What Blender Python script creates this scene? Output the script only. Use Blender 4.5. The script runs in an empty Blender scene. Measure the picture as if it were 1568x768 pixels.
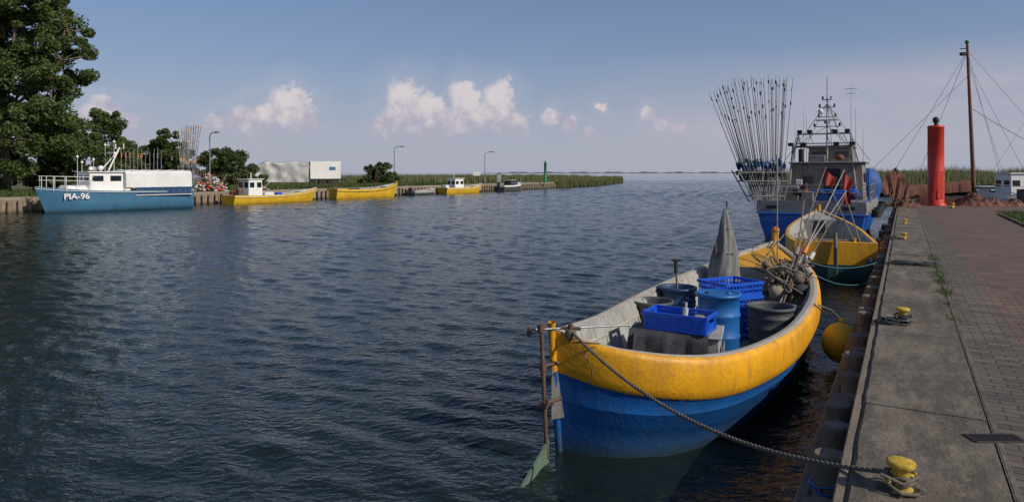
import bpy, math, random
import numpy as np
from mathutils import Matrix, Vector
random.seed(7); rng=np.random.default_rng(11)
sc=bpy.context.scene
sc.view_settings.view_transform='Standard'; sc.view_settings.look='None'; sc.view_settings.exposure=0

# ------------------------------------------------------------------ materials
class NT:
    def __init__(s,nt): s.nt=nt
    def n(s,t,**kw):
        nd=s.nt.nodes.new(t)
        ins=kw.pop('ins',{})
        for k,v in kw.items(): setattr(nd,k,v)
        for k,v in ins.items():
            if isinstance(v,bpy.types.NodeSocket): s.nt.links.new(v,nd.inputs[k])
            else: nd.inputs[k].default_value=v
        return nd
    def math(s,op,a,b=None,c=None,clamp=False):
        nd=s.nt.nodes.new('ShaderNodeMath'); nd.operation=op; nd.use_clamp=clamp
        for i,v in enumerate((a,b,c)):
            if v is None: continue
            if isinstance(v,bpy.types.NodeSocket): s.nt.links.new(v,nd.inputs[i])
            else: nd.inputs[i].default_value=v
        return nd.outputs[0]
    def mix(s,f,a,b,blend='MIX'):
        nd=s.nt.nodes.new('ShaderNodeMix'); nd.data_type='RGBA'; nd.blend_type=blend
        for i,v in ((0,f),(6,a),(7,b)):
            if isinstance(v,bpy.types.NodeSocket): s.nt.links.new(v,nd.inputs[i])
            else:
                nd.inputs[i].default_value = v if i==0 else (tuple(v)+(1,) if len(v)==3 else v)
        return nd.outputs[2]
    def ramp(s,f,stops):
        nd=s.nt.nodes.new('ShaderNodeValToRGB'); s.nt.links.new(f,nd.inputs[0])
        cr=nd.color_ramp
        while len(cr.elements)<len(stops): cr.elements.new(0.5)
        for e,(p,c) in zip(cr.elements,stops):
            e.position=p; e.color=(c,c,c,1) if not hasattr(c,'__len__') else tuple(c)+(1,)
        return nd.outputs[0]
    def mr(s,v,a,b,c=0.,d=1.):
        return s.n('ShaderNodeMapRange',interpolation_type='SMOOTHSTEP',ins={0:v,1:a,2:b,3:c,4:d}).outputs[0]
    def noise(s,vec,scale,detail=4,rough=.55,dist=0.):
        nd=s.n('ShaderNodeTexNoise',ins={'Vector':vec,'Scale':scale,'Detail':detail,'Roughness':rough,'Distortion':dist})
        return nd.outputs[0]
    def mapping(s,vec,rot=(0,0,0),scale=(1,1,1),loc=(0,0,0)):
        return s.n('ShaderNodeMapping',ins={'Vector':vec,'Rotation':rot,'Scale':scale,'Location':loc}).outputs[0]

def newmat(name):
    m=bpy.data.materials.new(name); m.use_nodes=True
    nt=m.node_tree; nt.nodes.clear()
    N=NT(nt)
    out=N.n('ShaderNodeOutputMaterial'); bs=N.n('ShaderNodeBsdfPrincipled')
    nt.links.new(bs.outputs[0],out.inputs[0])
    tc=N.n('ShaderNodeTexCoord')
    return m,N,bs,tc,out
_mc={}
def paint(name,col,dirtcol=(.09,.07,.05),dirt=.35,scale=3.,rough=.5,metal=0.,bump=.15,var=.25,streak=True,low=None):
    if name in _mc: return _mc[name]
    m,N,bs,tc,out=newmat(name)
    v=tc.outputs['Object']
    a=N.noise(v,scale,6,.65)
    b=N.noise(N.mapping(v,scale=(1,1,.18)) if streak else v,scale*5,5,.7)
    c=N.noise(v,scale*14,3,.6)
    base=N.mix(N.ramp(a,[(.3,0),(.7,1)]),tuple(x*(1-var) for x in col),tuple(min(1,x*(1+var*.5)) for x in col))
    f=N.math('MULTIPLY',N.ramp(b,[(.48,0),(.72,1)]),dirt)
    colr=N.mix(f,base,dirtcol)
    f2=N.math('MULTIPLY',N.ramp(c,[(.6,0),(.68,1)]),dirt*.7)
    colr=N.mix(f2,colr,dirtcol)
    if low is not None:
        z=N.n('ShaderNodeSeparateXYZ',ins={0:v}).outputs[2]
        zz=N.math('ADD',z,N.math('MULTIPLY',N.math('SUBTRACT',b,.5),.35))
        f3=N.math('MULTIPLY_ADD',zz,-1/.3,1.0,clamp=True)
        colr=N.mix(N.math('MULTIPLY',f3,.8),colr,low)
    N.nt.links.new(colr,bs.inputs['Base Color'])
    bs.inputs['Metallic'].default_value=metal
    r=N.math('MULTIPLY_ADD',b,.35,rough-.17); N.nt.links.new(r,bs.inputs['Roughness'])
    if bump:
        bp=N.n('ShaderNodeBump',ins={'Strength':bump,'Distance':.02,'Height':N.math('ADD',c,a)})
        N.nt.links.new(bp.outputs[0],bs.inputs['Normal'])
    _mc[name]=m; return m
def glassmat():
    m,N,bs,tc,out=newmat('window_glass'); bs.inputs['Base Color'].default_value=(.015,.02,.025,1); bs.inputs['Roughness'].default_value=.08
    return m
YEL=paint('yellow_paint',(.80,.385,.012),dirt=.6,scale=1.6,rough=.5,dirtcol=(.27,.12,.035),bump=.3)
YELF=paint('pale_yellow_paint',(.72,.44,.02),dirt=.35,scale=1.,rough=.55,dirtcol=(.24,.14,.05))
BLU=paint('blue_hull_paint',(.006,.105,.37),dirt=.6,scale=1.5,rough=.55,dirtcol=(.03,.06,.10),low=(.035,.06,.05),bump=.3)
LGREY=paint('worn_grey_paint',(.38,.38,.35),dirt=.65,scale=2.,rough=.7,dirtcol=(.11,.09,.07))
RIM=paint('worn_rim_paint',(.44,.43,.37),dirt=.8,scale=2.5,rough=.6,dirtcol=(.42,.23,.04))
WHITE=paint('white_paint',(.80,.80,.77),dirt=.15,scale=1.,rough=.45,dirtcol=(.35,.25,.15),var=.08)
TARPW=paint('white_tarpaulin',(.72,.73,.70),dirt=.15,scale=.8,rough=.7,dirtcol=(.4,.38,.33),var=.12,bump=.5)
BLUS=paint('steel_blue_paint',(.05,.18,.30),dirt=.3,scale=.8,rough=.5,dirtcol=(.12,.13,.12),low=(.02,.04,.05))
SHIPB=paint('ship_blue_paint',(.012,.12,.50),dirt=.3,scale=.8,rough=.5,dirtcol=(.06,.07,.09),low=(.03,.05,.06))
GREYP=paint('ship_grey_paint',(.24,.24,.235),dirt=.5,scale=1.2,rough=.6,dirtcol=(.12,.07,.05))
BEIGE=paint('ship_beige_paint',(.28,.23,.185),dirt=.55,scale=1.2,rough=.65,dirtcol=(.10,.06,.045))
BARB=paint('blue_plastic',(.012,.14,.43),dirt=.3,scale=2.5,rough=.45,dirtcol=(.06,.10,.16),bump=.05)
CRB=paint('bright_blue_plastic',(.006,.10,.62),dirt=.15,scale=3,rough=.42,dirtcol=(.04,.07,.2),bump=.05)
DBLU=paint('dark_blue_plastic',(.012,.05,.13),dirt=.35,scale=3,rough=.5,dirtcol=(.10,.10,.10))
DGREY=paint('dark_grey_plastic',(.075,.078,.082),dirt=.35,scale=3,rough=.6,dirtcol=(.16,.15,.13))
BLACK=paint('black_rubber',(.018,.018,.02),dirt=.3,scale=3,rough=.7,dirtcol=(.08,.07,.06))
TARPD=paint('dark_tarpaulin',(.045,.046,.05),dirt=.3,scale=1.5,rough=.7,dirtcol=(.09,.085,.08),bump=.6,streak=False)
STEEL=paint('galvanised_steel',(.33,.34,.35),dirt=.4,scale=3,rough=.45,metal=.6,dirtcol=(.15,.10,.06))
ALU=paint('pole_grey',(.30,.30,.30),dirt=.35,scale=3,rough=.5,dirtcol=(.12,.10,.08))
RUST=paint('rusty_iron',(.14,.08,.055),dirt=.5,scale=5,rough=.8,dirtcol=(.05,.03,.02))
DIRON=paint('dark_cast_iron',(.05,.042,.038),dirt=.5,scale=9,rough=.7,dirtcol=(.10,.07,.05))
WOOD=paint('weathered_wood',(.22,.175,.13),dirt=.5,scale=3,rough=.85,dirtcol=(.06,.05,.04),bump=.6)
PILE=paint('wet_pile_wood',(.22,.18,.125),dirt=.6,scale=3,rough=.9,dirtcol=(.06,.05,.038),bump=.9,low=(.03,.04,.02))
MASTW=paint('varnished_mast_wood',(.18,.06,.032),dirt=.3,scale=2,rough=.5)
RED=paint('red_paint',(.62,.045,.022),dirt=.3,scale=1.2,rough=.45,dirtcol=(.25,.05,.035))
REDF=paint('red_flag_cloth',(.34,.05,.04),dirt=.4,scale=5,rough=.85)
BRNF=paint('brown_net_cloth',(.20,.085,.06),dirt=.5,scale=4,rough=.95,bump=1.,dirtcol=(.05,.03,.025))
ORG=paint('orange_float',(.65,.20,.03),dirt=.35,scale=5,rough=.5)
GRN=paint('green_paint',(.02,.22,.08),dirt=.15,scale=2,rough=.5)
GRNR=paint('algae_green_board',(.13,.20,.15),dirt=.6,scale=4,rough=.6)
NETW=paint('white_float',(.6,.58,.55),dirt=.4,scale=5,rough=.6)
PINK=paint('faded_red_float',(.5,.12,.12),dirt=.3,scale=5,rough=.6)
ROPE=paint('rope_grey',(.27,.235,.185),dirt=.5,scale=20,rough=.95,streak=False,bump=.8)
ROPEB=paint('rope_teal',(.05,.15,.19),dirt=.4,scale=20,rough=.95,streak=False)
ROPED=paint('rope_dark',(.05,.06,.065),dirt=.4,scale=20,rough=.95,streak=False)
SACK=paint('sack_cloth',(.42,.36,.27),dirt=.5,scale=8,rough=.95,bump=1.)
CANV=paint('grey_canvas',(.24,.24,.235),dirt=.5,scale=4,rough=.9,bump=.9)
BUOYY=paint('yellow_buoy',(.62,.46,.02),dirt=.45,scale=4,rough=.55,dirtcol=(.2,.18,.05))
BOLY=paint('yellow_bollard_paint',(.68,.46,.03),dirt=.9,scale=9,rough=.7,dirtcol=(.12,.08,.04),bump=.5)
GLASS=glassmat()

# ------------------------------------------------------------------ mesh builder
def link(o):
    sc.collection.objects.link(o); return o
class MB:
    def __init__(s): s.v=[];s.f=[];s.mi=[];s.sm=[];s.mats=[];s.M=Matrix.Identity(4)
    def m(s,mat):
        if mat not in s.mats: s.mats.append(mat)
        return s.mats.index(mat)
    def add(s,vs,fs,mat,smooth=False):
        o=len(s.v); M=s.M
        s.v+= [tuple(M@Vector(p)) for p in vs]
        k=s.m(mat)
        for f in fs:
            s.f.append(tuple(i+o for i in f)); s.mi.append(k); s.sm.append(smooth)
    def box(s,c,size,mat,rz=0.,R=None,taper=1.,bev=0.):
        hx,hy,hz=[x/2 for x in size]
        R=R or Matrix.Rotation(rz,4,'Z')
        if bev>0:
            b=bev; rings=[]
            for z,k in ((-hz,b),(-hz+b,0),(hz-b,0),(hz,b)):
                t=1 if z<0 else taper
                X=(hx-k)*t;Y=(hy-k)*t;c2=b*.6
                rings.append([(X-c2,-Y,z),(X,-Y+c2,z),(X,Y-c2,z),(X-c2,Y,z),(-X+c2,Y,z),(-X,Y-c2,z),(-X,-Y+c2,z),(-X+c2,-Y,z)])
            vs=[p for r in rings for p in r]; fs=[]
            for i in range(3):
                for j in range(8):
                    fs.append((i*8+j,i*8+(j+1)%8,(i+1)*8+(j+1)%8,(i+1)*8+j))
            fs+= [tuple(range(7,-1,-1)),tuple(range(24,32))]
        else:
            vs=[(-hx,-hy,-hz),(hx,-hy,-hz),(hx,hy,-hz),(-hx,hy,-hz)]+[(x*taper,y*taper,hz) for x,y in ((-hx,-hy),(hx,-hy),(hx,hy),(-hx,hy))]
            fs=[(3,2,1,0),(4,5,6,7),(0,1,5,4),(1,2,6,5),(2,3,7,6),(3,0,4,7)]
        vs=[tuple(R@Vector(p)+Vector(c)) for p in vs]
        s.add(vs,fs,mat)
    def cyl(s,p0,p1,r0,mat,r1=None,seg=10,caps=True,smooth=True):
        r1=r0 if r1 is None else r1
        p0=Vector(p0);p1=Vector(p1);d=(p1-p0)
        if d.length<1e-6: return
        q=d.to_track_quat('Z','Y'); vs=[]
        for p,r in ((p0,r0),(p1,r1)):
            for j in range(seg):
                a=2*math.pi*j/seg
                vs.append(tuple(p+q@Vector((r*math.cos(a),r*math.sin(a),0))))
        s.add(vs,[(j,(j+1)%seg,seg+(j+1)%seg,seg+j) for j in range(seg)],mat,smooth)
        if caps:
            s.add(vs,[tuple(range(seg-1,-1,-1)),tuple(range(seg,2*seg))],mat)
    def lathe(s,c,prof,mat,seg=24,smooth=True,sq=1.):
        vs=[];n=len(prof)
        for r,z in prof:
            for j in range(seg):
                a=2*math.pi*j/seg
                vs.append((c[0]+r*math.cos(a),c[1]+r*math.sin(a)*sq,c[2]+z))
        s.add(vs,[(i*seg+j,i*seg+(j+1)%seg,(i+1)*seg+(j+1)%seg,(i+1)*seg+j) for i in range(n-1) for j in range(seg)],mat,smooth)
    def tube(s,pts,r,mat,seg=6):
        pts=[Vector(p) for p in pts]; vs=[];n=len(pts)
        for i,p in enumerate(pts):
            d=(pts[min(i+1,n-1)]-pts[max(i-1,0)])
            q=d.to_track_quat('Z','Y')
            for j in range(seg):
                a=2*math.pi*j/seg
                vs.append(tuple(p+q@Vector((r*math.cos(a),r*math.sin(a),0))))
        s.add(vs,[(i*seg+j,i*seg+(j+1)%seg,(i+1)*seg+(j+1)%seg,(i+1)*seg+j) for i in range(n-1) for j in range(seg)],mat,True)
    def ball(s,c,r,mat,sc3=(1,1,1),seg=12,rings=8,rough=0.):
        vs=[];fs=[]
        for i in range(rings+1):
            ph=math.pi*i/rings
            for j in range(seg):
                a=2*math.pi*j/seg; rr=r*(1+rough*random.uniform(-1,1))
                vs.append((c[0]+rr*sc3[0]*math.sin(ph)*math.cos(a),c[1]+rr*sc3[1]*math.sin(ph)*math.sin(a),c[2]+rr*sc3[2]*math.cos(ph)))
        for i in range(rings):
            for j in range(seg):
                fs.append((i*seg+j,(i+1)*seg+j,(i+1)*seg+(j+1)%seg,i*seg+(j+1)%seg))
        s.add(vs,fs,mat,True)
    def poly(s,pts,mat): s.add(pts,[tuple(range(len(pts)))],mat)
    def grid(s,rows,mat,smooth=True):
        n=len(rows[0]); vs=[p for r in rows for p in r]
        s.add(vs,[(i*n+j,i*n+j+1,(i+1)*n+j+1,(i+1)*n+j) for i in range(len(rows)-1) for j in range(n-1)],mat,smooth)
    def build(s,name,parent=None):
        me=bpy.data.meshes.new(name); me.from_pydata(s.v,[],s.f)
        for mt in s.mats: me.materials.append(mt)
        me.polygons.foreach_set('material_index',s.mi); me.polygons.foreach_set('use_smooth',s.sm)
        me.update()
        o=link(bpy.data.objects.new(name,me))
        if parent: o.parent=parent
        return o
def empty(name,loc=(0,0,0)):
    o=link(bpy.data.objects.new(name,None)); o.empty_display_size=.3; return o
def place(x,y,dx,dy,z=0):
    a=math.atan2(dy,dx)
    return Matrix.Translation((x,y,z))@Matrix.Rotation(a,4,'Z')
def sagrope(p0,p1,sag,n=24):
    p0=Vector(p0);p1=Vector(p1)
    return [p0.lerp(p1,i/n)-Vector((0,0,sag*4*(i/n)*(1-i/n))) for i in range(n+1)]
def cinterp(ts,P,t):
    P=[Vector(p) for p in P]; n=len(P)
    k=max(0,min(n-2,max(i for i in range(n) if ts[i]<=t+1e-9) if t>ts[0] else 0))
    def tan(i):
        a=max(i-1,0);b=min(i+1,n-1); return (P[b]-P[a])/(ts[b]-ts[a])
    h=ts[k+1]-ts[k]; u=(t-ts[k])/h
    return P[k]*(2*u**3-3*u*u+1)+tan(k)*h*(u**3-2*u*u+u)+P[k+1]*(-2*u**3+3*u*u)+tan(k+1)*h*(u**3-u*u)

# ------------------------------------------------------------------ camera
cam=bpy.data.cameras.new('camera'); co=link(bpy.data.objects.new('camera',cam)); sc.camera=co
co.location=(0,0,3.0); co.rotation_euler=(math.radians(90),0,0)
cam.sensor_width=36; cam.lens=24; cam.shift_y=-.0765; cam.clip_end=20000; cam.clip_start=.05

# ------------------------------------------------------------------ light
SAZ=math.radians(124); SEL=math.radians(35)
sd=Vector((math.sin(SAZ)*math.cos(SEL),math.cos(SAZ)*math.cos(SEL),math.sin(SEL)))
sl=bpy.data.lights.new('sun','SUN'); sl.energy=3.4; sl.angle=math.radians(.5); sl.color=(1,.915,.79)
so=link(bpy.data.objects.new('sun',sl)); so.rotation_euler=sd.to_track_quat('Z','Y').to_euler(); so.location=(20,-20,30)
w=bpy.data.worlds.new('World'); sc.world=w; w.use_nodes=True; w.node_tree.nodes.clear(); N=NT(w.node_tree)
try: w.cycles.sampling_method='MANUAL'; w.cycles.sample_map_resolution=512
except Exception: pass
sky=N.n('ShaderNodeTexSky',sky_type='NISHITA'); sky.sun_disc=False; sky.sun_elevation=SEL; sky.sun_rotation=SAZ
sky.air_density=1.0; sky.dust_density=.9; sky.ozone_density=2.5; sky.altitude=0
tc=N.n('ShaderNodeTexCoord'); D=N.n('ShaderNodeVectorMath',operation='NORMALIZE',ins={0:tc.outputs['Generated']}).outputs[0]
sp=N.n('ShaderNodeSeparateXYZ',ins={0:D}).outputs
az=N.math('ARCTAN2',sp[0],sp[1]); el=N.math('ARCSINE',sp[2])
P=N.n('ShaderNodeCombineXYZ',ins={0:az,1:el,2:0.}).outputs[0]
def cdist(vec,scale,amt):
    nz=N.n('ShaderNodeTexNoise',ins={'Vector':vec,'Scale':scale,'Detail':4.,'Roughness':.6}).outputs[1]
    a=N.n('ShaderNodeVectorMath',operation='SUBTRACT',ins={0:nz,1:(.5,.5,.5)}).outputs[0]
    b=N.n('ShaderNodeVectorMath',operation='MULTIPLY',ins={0:a,1:(amt,amt,0)}).outputs[0]
    return N.n('ShaderNodeVectorMath',operation='ADD',ins={0:vec,1:b}).outputs[0]
Pd=cdist(P,30.,.035)
def pq(px,py): 
    a=math.atan((px-784)/1045); return (a,math.atan((264-py)/1045*math.cos(a)),0)
puffs=[ (622,148,34),(612,180,32),(655,172,34),(690,194,34),(645,204,30),(585,196,22),
        (714,148,32),(716,185,34),(764,148,28),(754,180,36),(790,194,26),
        (444,162,34),(410,184,34),(462,186,30),(370,188,26),(330,192,18),
        (155,176,26),(190,188,24),
        (992,172,13),(1012,186,14),(1036,196,12),
        (842,178,16),(872,190,13),(905,207,13),(918,164,9)]
dmin=None
for px,py,r in puffs:
    c=pq(px,py)
    d=N.n('ShaderNodeVectorMath',operation='DISTANCE',ins={0:Pd,1:c}).outputs['Value']
    d=N.math('DIVIDE',d,r/1045.)
    dmin=d if dmin is None else N.math('SMOOTH_MIN',dmin,d,.2)
nz=N.noise(P,60,5,.62)
dd=N.math('ADD',dmin,N.math('MULTIPLY',N.math('SUBTRACT',nz,.5),1.1))
dens=N.mr(dd,1.10,.56)
fade=N.mr(el,.03,.08,.15,1.)
soft=N.mr(dd,2.2,.8,0.,.12)
dens=N.math('MAXIMUM',N.math('MULTIPLY',N.math('MULTIPLY',dens,fade),.88),soft)
n2=N.noise(N.mapping(P,loc=(.02,-.02,0)),42,4,.6)
lit=N.mr(N.math('ADD',el,N.math('MULTIPLY',N.math('SUBTRACT',n2,.5),.17)),.05,.115)
ccol=N.mix(lit,(5.8,5.4,6.7),(9.3,8.4,8.5))
nv=N.noise(N.mapping(P,scale=(1.,4.,1.),rot=(0,0,-.12)),3.6,5,.62)
veil=N.math('MULTIPLY',N.mr(az,.02,.35),N.mr(N.math('ABSOLUTE',N.math('SUBTRACT',el,.085)),.09,.02))
veil=N.math('MULTIPLY',veil,N.ramp(nv,[(.32,.15),(.62,1)]))
skc=N.mix(1.,sky.outputs[0],(1.05,1.02,1.13),'MULTIPLY')
haze=N.mr(el,.42,-.02,0.,.92)
skc=N.mix(haze,skc,N.mix(N.mr(el,.0,.22),(5.4,5.7,6.9),(2.9,4.1,6.4)))
skc=N.mix(N.math('MULTIPLY',veil,.55),skc,(6.8,6.1,7.0))
skc=N.mix(dens,skc,ccol)
bg=N.n('ShaderNodeBackground',ins={0:skc,1:.075}); ow=N.n('ShaderNodeOutputWorld',ins={0:bg.outputs[0]})

# ------------------------------------------------------------------ water: real wave geometry
m,N,bs,tc,out=newmat('harbour_water')
v=tc.outputs['Object']
bs.inputs['IOR'].default_value=1.333
bs.inputs['Roughness'].default_value=.05
b=N.noise(N.mapping(v,rot=(0,0,math.radians(20)),scale=(1,1.6,1)),6.,3,.55,.4)
d=N.noise(N.mapping(v,rot=(0,0,math.radians(-20)),scale=(.4,1,1)),.035,3,.6)
bp=N.n('ShaderNodeBump',ins={'Strength':1.,'Distance':.03,'Height':b}); N.nt.links.new(bp.outputs[0],bs.inputs['Normal'])
N.nt.links.new(N.mix(N.ramp(d,[(.35,0),(.65,1)]),(.009,.015,.013),(.010,.019,.020)),bs.inputs['Base Color'])
WATER=m
wr=np.random.default_rng(5); NC=90
lam=np.exp(wr.uniform(np.log(.24),np.log(2.4),NC)); wdir=math.radians(-125)+wr.normal(0,.55,NC); wph=wr.uniform(0,2*np.pi,NC)
kx=2*np.pi/lam*np.cos(wdir); ky=2*np.pi/lam*np.sin(wdir); spec=np.where(lam<.65,1.0,(.65/lam)**1.35)*np.clip(lam/.4,.5,1)
WV=[];WF=[];off=0
def wavepatch(x0,x1,y0,y1,cell,sigma,wcut=3.):
    global off
    nx=int((x1-x0)/cell)+1; ny=int((y1-y0)/cell)+1
    X,Y=np.meshgrid(np.linspace(x0,x1,nx),np.linspace(y0,y1,ny)); X=X.astype(np.float32);Y=Y.astype(np.float32)
    wt=np.clip((lam/cell-wcut)/2,0,1)*spec; amp=wt*sigma*math.sqrt(2)/math.sqrt((wt**2).sum())
    md=.95+.13*np.sin(X*.09+Y*.05+1.)+.10*np.sin(X*.041-Y*.083+2.)
    Xw=X+.22*np.sin(Y*.37+.4*np.sin(X*.21)); Yw=Y+.22*np.sin(X*.31+1.3)
    Z=np.zeros_like(X)
    for i in range(NC):
        if wt[i]<=0: continue
        s_=np.sin(kx[i]*Xw+ky[i]*Yw+wph[i])
        Z+= amp[i]*lam[i]/(2*np.pi)*(s_+.22*(s_*s_-.5))
    Z*=md
    WV.append(np.stack([X,Y,Z],-1).reshape(-1,3))
    idx=np.arange(nx*ny).reshape(ny,nx)+off
    WF.append(np.stack([idx[:-1,:-1],idx[:-1,1:],idx[1:,1:],idx[1:,:-1]],-1).reshape(-1,4)); off+=nx*ny
wavepatch(-25,23,2,30.1,.06,.082)
wavepatch(-46,46,30,56.1,.10,.085)
wavepatch(-50,75,56,90.2,.15,.085)
wavepatch(-40,150,90,150.3,.26,.08)
wavepatch(-10,190,150,260,.45,.075,2.6)
for q in ([(-9000,-300,-.35),(9000,-300,-.35),(9000,262,-.35),(-9000,262,-.35)],[(-9000,259.5,0),(9000,259.5,0),(9000,15000,0),(-9000,15000,0)],[(149,60,0),(9000,60,0),(9000,150,0),(149,150,0)],[(189,149,0),(9000,149,0),(9000,260,0),(189,260,0)],[(74,40,0),(9000,40,0),(9000,91,0),(74,91,0)]):
    if q[0][0]==149: q=[(149,90,0),(9000,90,0),(9000,150,0),(149,150,0)]
    WV.append(np.array(q,dtype=np.float32)); WF.append(np.arange(4).reshape(1,4)+off); off+=4
V=np.concatenate(WV).astype(np.float32); F=np.concatenate(WF).astype(np.int32)
me=bpy.data.meshes.new('water'); me.vertices.add(len(V)); me.vertices.foreach_set('co',V.ravel())
me.loops.add(F.size); me.loops.foreach_set('vertex_index',F.ravel())
me.polygons.add(len(F)); me.polygons.foreach_set('loop_start',np.arange(0,F.size,4,dtype=np.int32)); 
try: me.polygons.foreach_set('loop_total',np.full(len(F),4,dtype=np.int32))
except Exception: pass
me.polygons.foreach_set('use_smooth',np.ones(len(F),dtype=bool)); me.materials.append(WATER); me.update(calc_edges=True); me.validate()
link(bpy.data.objects.new('water',me))

# ------------------------------------------------------------------ near quay
ua=math.radians(29.9); U=Vector((math.sin(ua),math.cos(ua),0)); Nn=Vector((math.cos(ua),-math.sin(ua),0)); P0=Vector((1.96,4.02,0))
def Q(a,b,z=0): return tuple(P0+U*a+Nn*b+Vector((0,0,z)))
def quaycoords(N,tc): return N.mapping(N.mapping(tc.outputs['Object'],loc=(-P0.x,-P0.y,0)),rot=(0,0,-(math.pi/2-ua)))
m,N,bs,tc,out=newmat('quay_concrete'); v=quaycoords(N,tc)
a=N.noise(v,.8,6,.68);b=N.noise(v,45,4,.7);c=N.noise(N.mapping(v,scale=(.6,2,1)),2.2,7,.72);e=N.noise(v,9,5,.7)
col=N.mix(N.ramp(a,[(.32,0),(.66,1)]),(.12,.096,.07),(.245,.21,.163))
col=N.mix(N.math('MULTIPLY',N.ramp(c,[(.43,0),(.58,1)]),.75),col,(.075,.058,.042))
col=N.mix(N.math('MULTIPLY',N.ramp(e,[(.55,0),(.7,1)]),.5),col,(.30,.265,.21))
col=N.mix(N.math('MULTIPLY',N.ramp(b,[(.3,1),(.55,0)]),.55),col,(.045,.04,.035))
N.nt.links.new(col,bs.inputs['Base Color']); bs.inputs['Roughness'].default_value=.9
N.nt.links.new(N.n('ShaderNodeBump',ins={'Strength':.8,'Distance':.014,'Height':N.math('ADD',b,e)}).outputs[0],bs.inputs['Normal'])
CONC=m
m,N,bs,tc,out=newmat('paving_bricks'); v=quaycoords(N,tc)
wv=N.mapping(v,rot=(0,0,math.pi/2))
br=N.n('ShaderNodeTexBrick',ins={'Vector':wv,'Scale':1.,'Mortar Size':.008,'Mortar Smooth':.2,'Brick Width':.22,'Row Height':.11,'Bias':0.,'Color1':(.19,.10,.075,1),'Color2':(.145,.105,.085,1),'Mortar':(.04,.033,.025,1)})
cr=N.n('ShaderNodeVectorMath',operation='SNAP',ins={0:wv,1:(.22,.11,1)}).outputs[0]
wn=N.n('ShaderNodeTexWhiteNoise',ins={0:cr}).outputs[0]
a=N.noise(v,.7,5,.6);b=N.noise(v,40,3,.6)
y=N.n('ShaderNodeSeparateXYZ',ins={0:v}).outputs[1]
band=N.n('ShaderNodeMapRange',ins={0:y,1:-1.42,2:-1.40,3:0.,4:1.}).outputs[0]
col=br.outputs[0]
grey=N.mix(br.outputs[1],(.135,.112,.09),(.038,.032,.026))
col=N.mix(band,col,grey)
col=N.mix(.6,col,N.mix(wn,(.25,.25,.25),(.75,.75,.75)),'OVERLAY')
col=N.mix(N.math('MULTIPLY',N.ramp(a,[(.4,0),(.7,1)]),.5),col,(.07,.055,.045))
N.nt.links.new(col,bs.inputs['Base Color']); bs.inputs['Roughness'].default_value=.85
hh=N.math('ADD',N.math('MULTIPLY',br.outputs[1],-1.),N.math('MULTIPLY',b,.25))
N.nt.links.new(N.n('ShaderNodeBump',ins={'Strength':.8,'Distance':.009,'Height':hh}).outputs[0],bs.inputs['Normal'])
BRICK=m
def grassmat(name,c1,c2,c3):
    m,N,bs,tc,out=newmat(name); v=tc.outputs['Object']
    a=N.noise(v,.25,5,.6);b=N.noise(v,3.,5,.7)
    col=N.mix(N.ramp(a,[(.3,0),(.7,1)]),c1,c2); col=N.mix(N.ramp(b,[(.45,0),(.7,.8)]),col,c3)
    N.nt.links.new(col,bs.inputs['Base Color']); bs.inputs['Roughness'].default_value=.95
    N.nt.links.new(N.n('ShaderNodeBump',ins={'Strength':1.,'Distance':.15,'Height':b}).outputs[0],bs.inputs['Normal'])
    return m
GRASS=grassmat('grass_turf',(.07,.095,.024),(.11,.12,.038),(.14,.12,.055))
B=MB(); random.seed(3)
a0=-7.
while a0<37.4:
    a1=min(a0+2.95,37.6)
    nseg=12
    dz=random.uniform(-.006,.006)
    for k in range(nseg):
        s0=a0+(a1-a0)*k/nseg; s1=a0+(a1-a0)*(k+1)/nseg
        c0=.02+.016*abs(math.sin(s0*7.3)*math.sin(s0*2.9)); c1=.02+.016*abs(math.sin(s1*7.3)*math.sin(s1*2.9))
        B.add([Q(s0,c0,1.1+dz),Q(s1,c1,1.1+dz),Q(s1,.85,1.1+dz),Q(s0,.85,1.1+dz),Q(s0,0,1.1-c0+dz),Q(s1,0,1.1-c1+dz),Q(s0,0,.72),Q(s1,0,.72)],[(0,3,2,1),(4,0,1,5),(6,4,5,7)],CONC)
    B.add([Q(a0,0,.72),Q(a0,.85,.72),Q(a0,.85,1.1+dz),Q(a0,.02,1.1+dz),Q(a1,0,.72),Q(a1,.85,.72),Q(a1,.85,1.1+dz),Q(a1,.02,1.1+dz)],[(0,1,2,3),(7,6,5,4)],CONC)
    a0=a1+.014
quay=empty('concrete_quay')
B.build('edge_slabs',quay)
B=MB()
pts=[Q(-7,.03),Q(37.6,.03),(22.3,40,0),(70,40,0),(70,-12,0),(6,-12,0)]
for i in (0,1,2):
    p,q=pts[i],pts[i+1]
    B.poly([(p[0],p[1],-1.5),(q[0],q[1],-1.5),(q[0],q[1],1.05),(p[0],p[1],1.05)],CONC)
B.poly([(p[0],p[1],.70) for p in pts],CONC)
B.build('quay_body',quay)
SANDC=paint('sandy_concrete',(.30,.26,.20),dirt=.5,scale=.6,rough=.9,dirtcol=(.11,.09,.06))
B=MB(); 
B.poly([Q(-7,.86,1.098),Q(37.6,.86,1.098),(22.6,40,1.098),(70,40,1.098),(70,-12,1.098),(6,-12,1.098)],BRICK); 
B.poly([Q(37.62,.0,1.09),(22.3,40,1.09),(22.7,40,1.09),Q(37.62,.9,1.09)],CONC)
B.build('brick_pavement')
B=MB(); a=-7.
while a<37.3:
    mid=Vector(Q(a+.5,.885,1.0655)); B.box(mid,(.992,.04,.07),CONC,rz=math.pi/2-ua,bev=.006); a+=1.0
B.build('edging_strip',quay)
B=MB()
pp=[Q(-7,4.0,1.12),Q(33,4.0,1.12),Q(35,4.6,1.12),Q(36,6,1.12),Q(36,40,1.12),Q(-7,40,1.12)]
B.poly(pp,GRASS); B.build('grass_verge')
B=MB()
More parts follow.
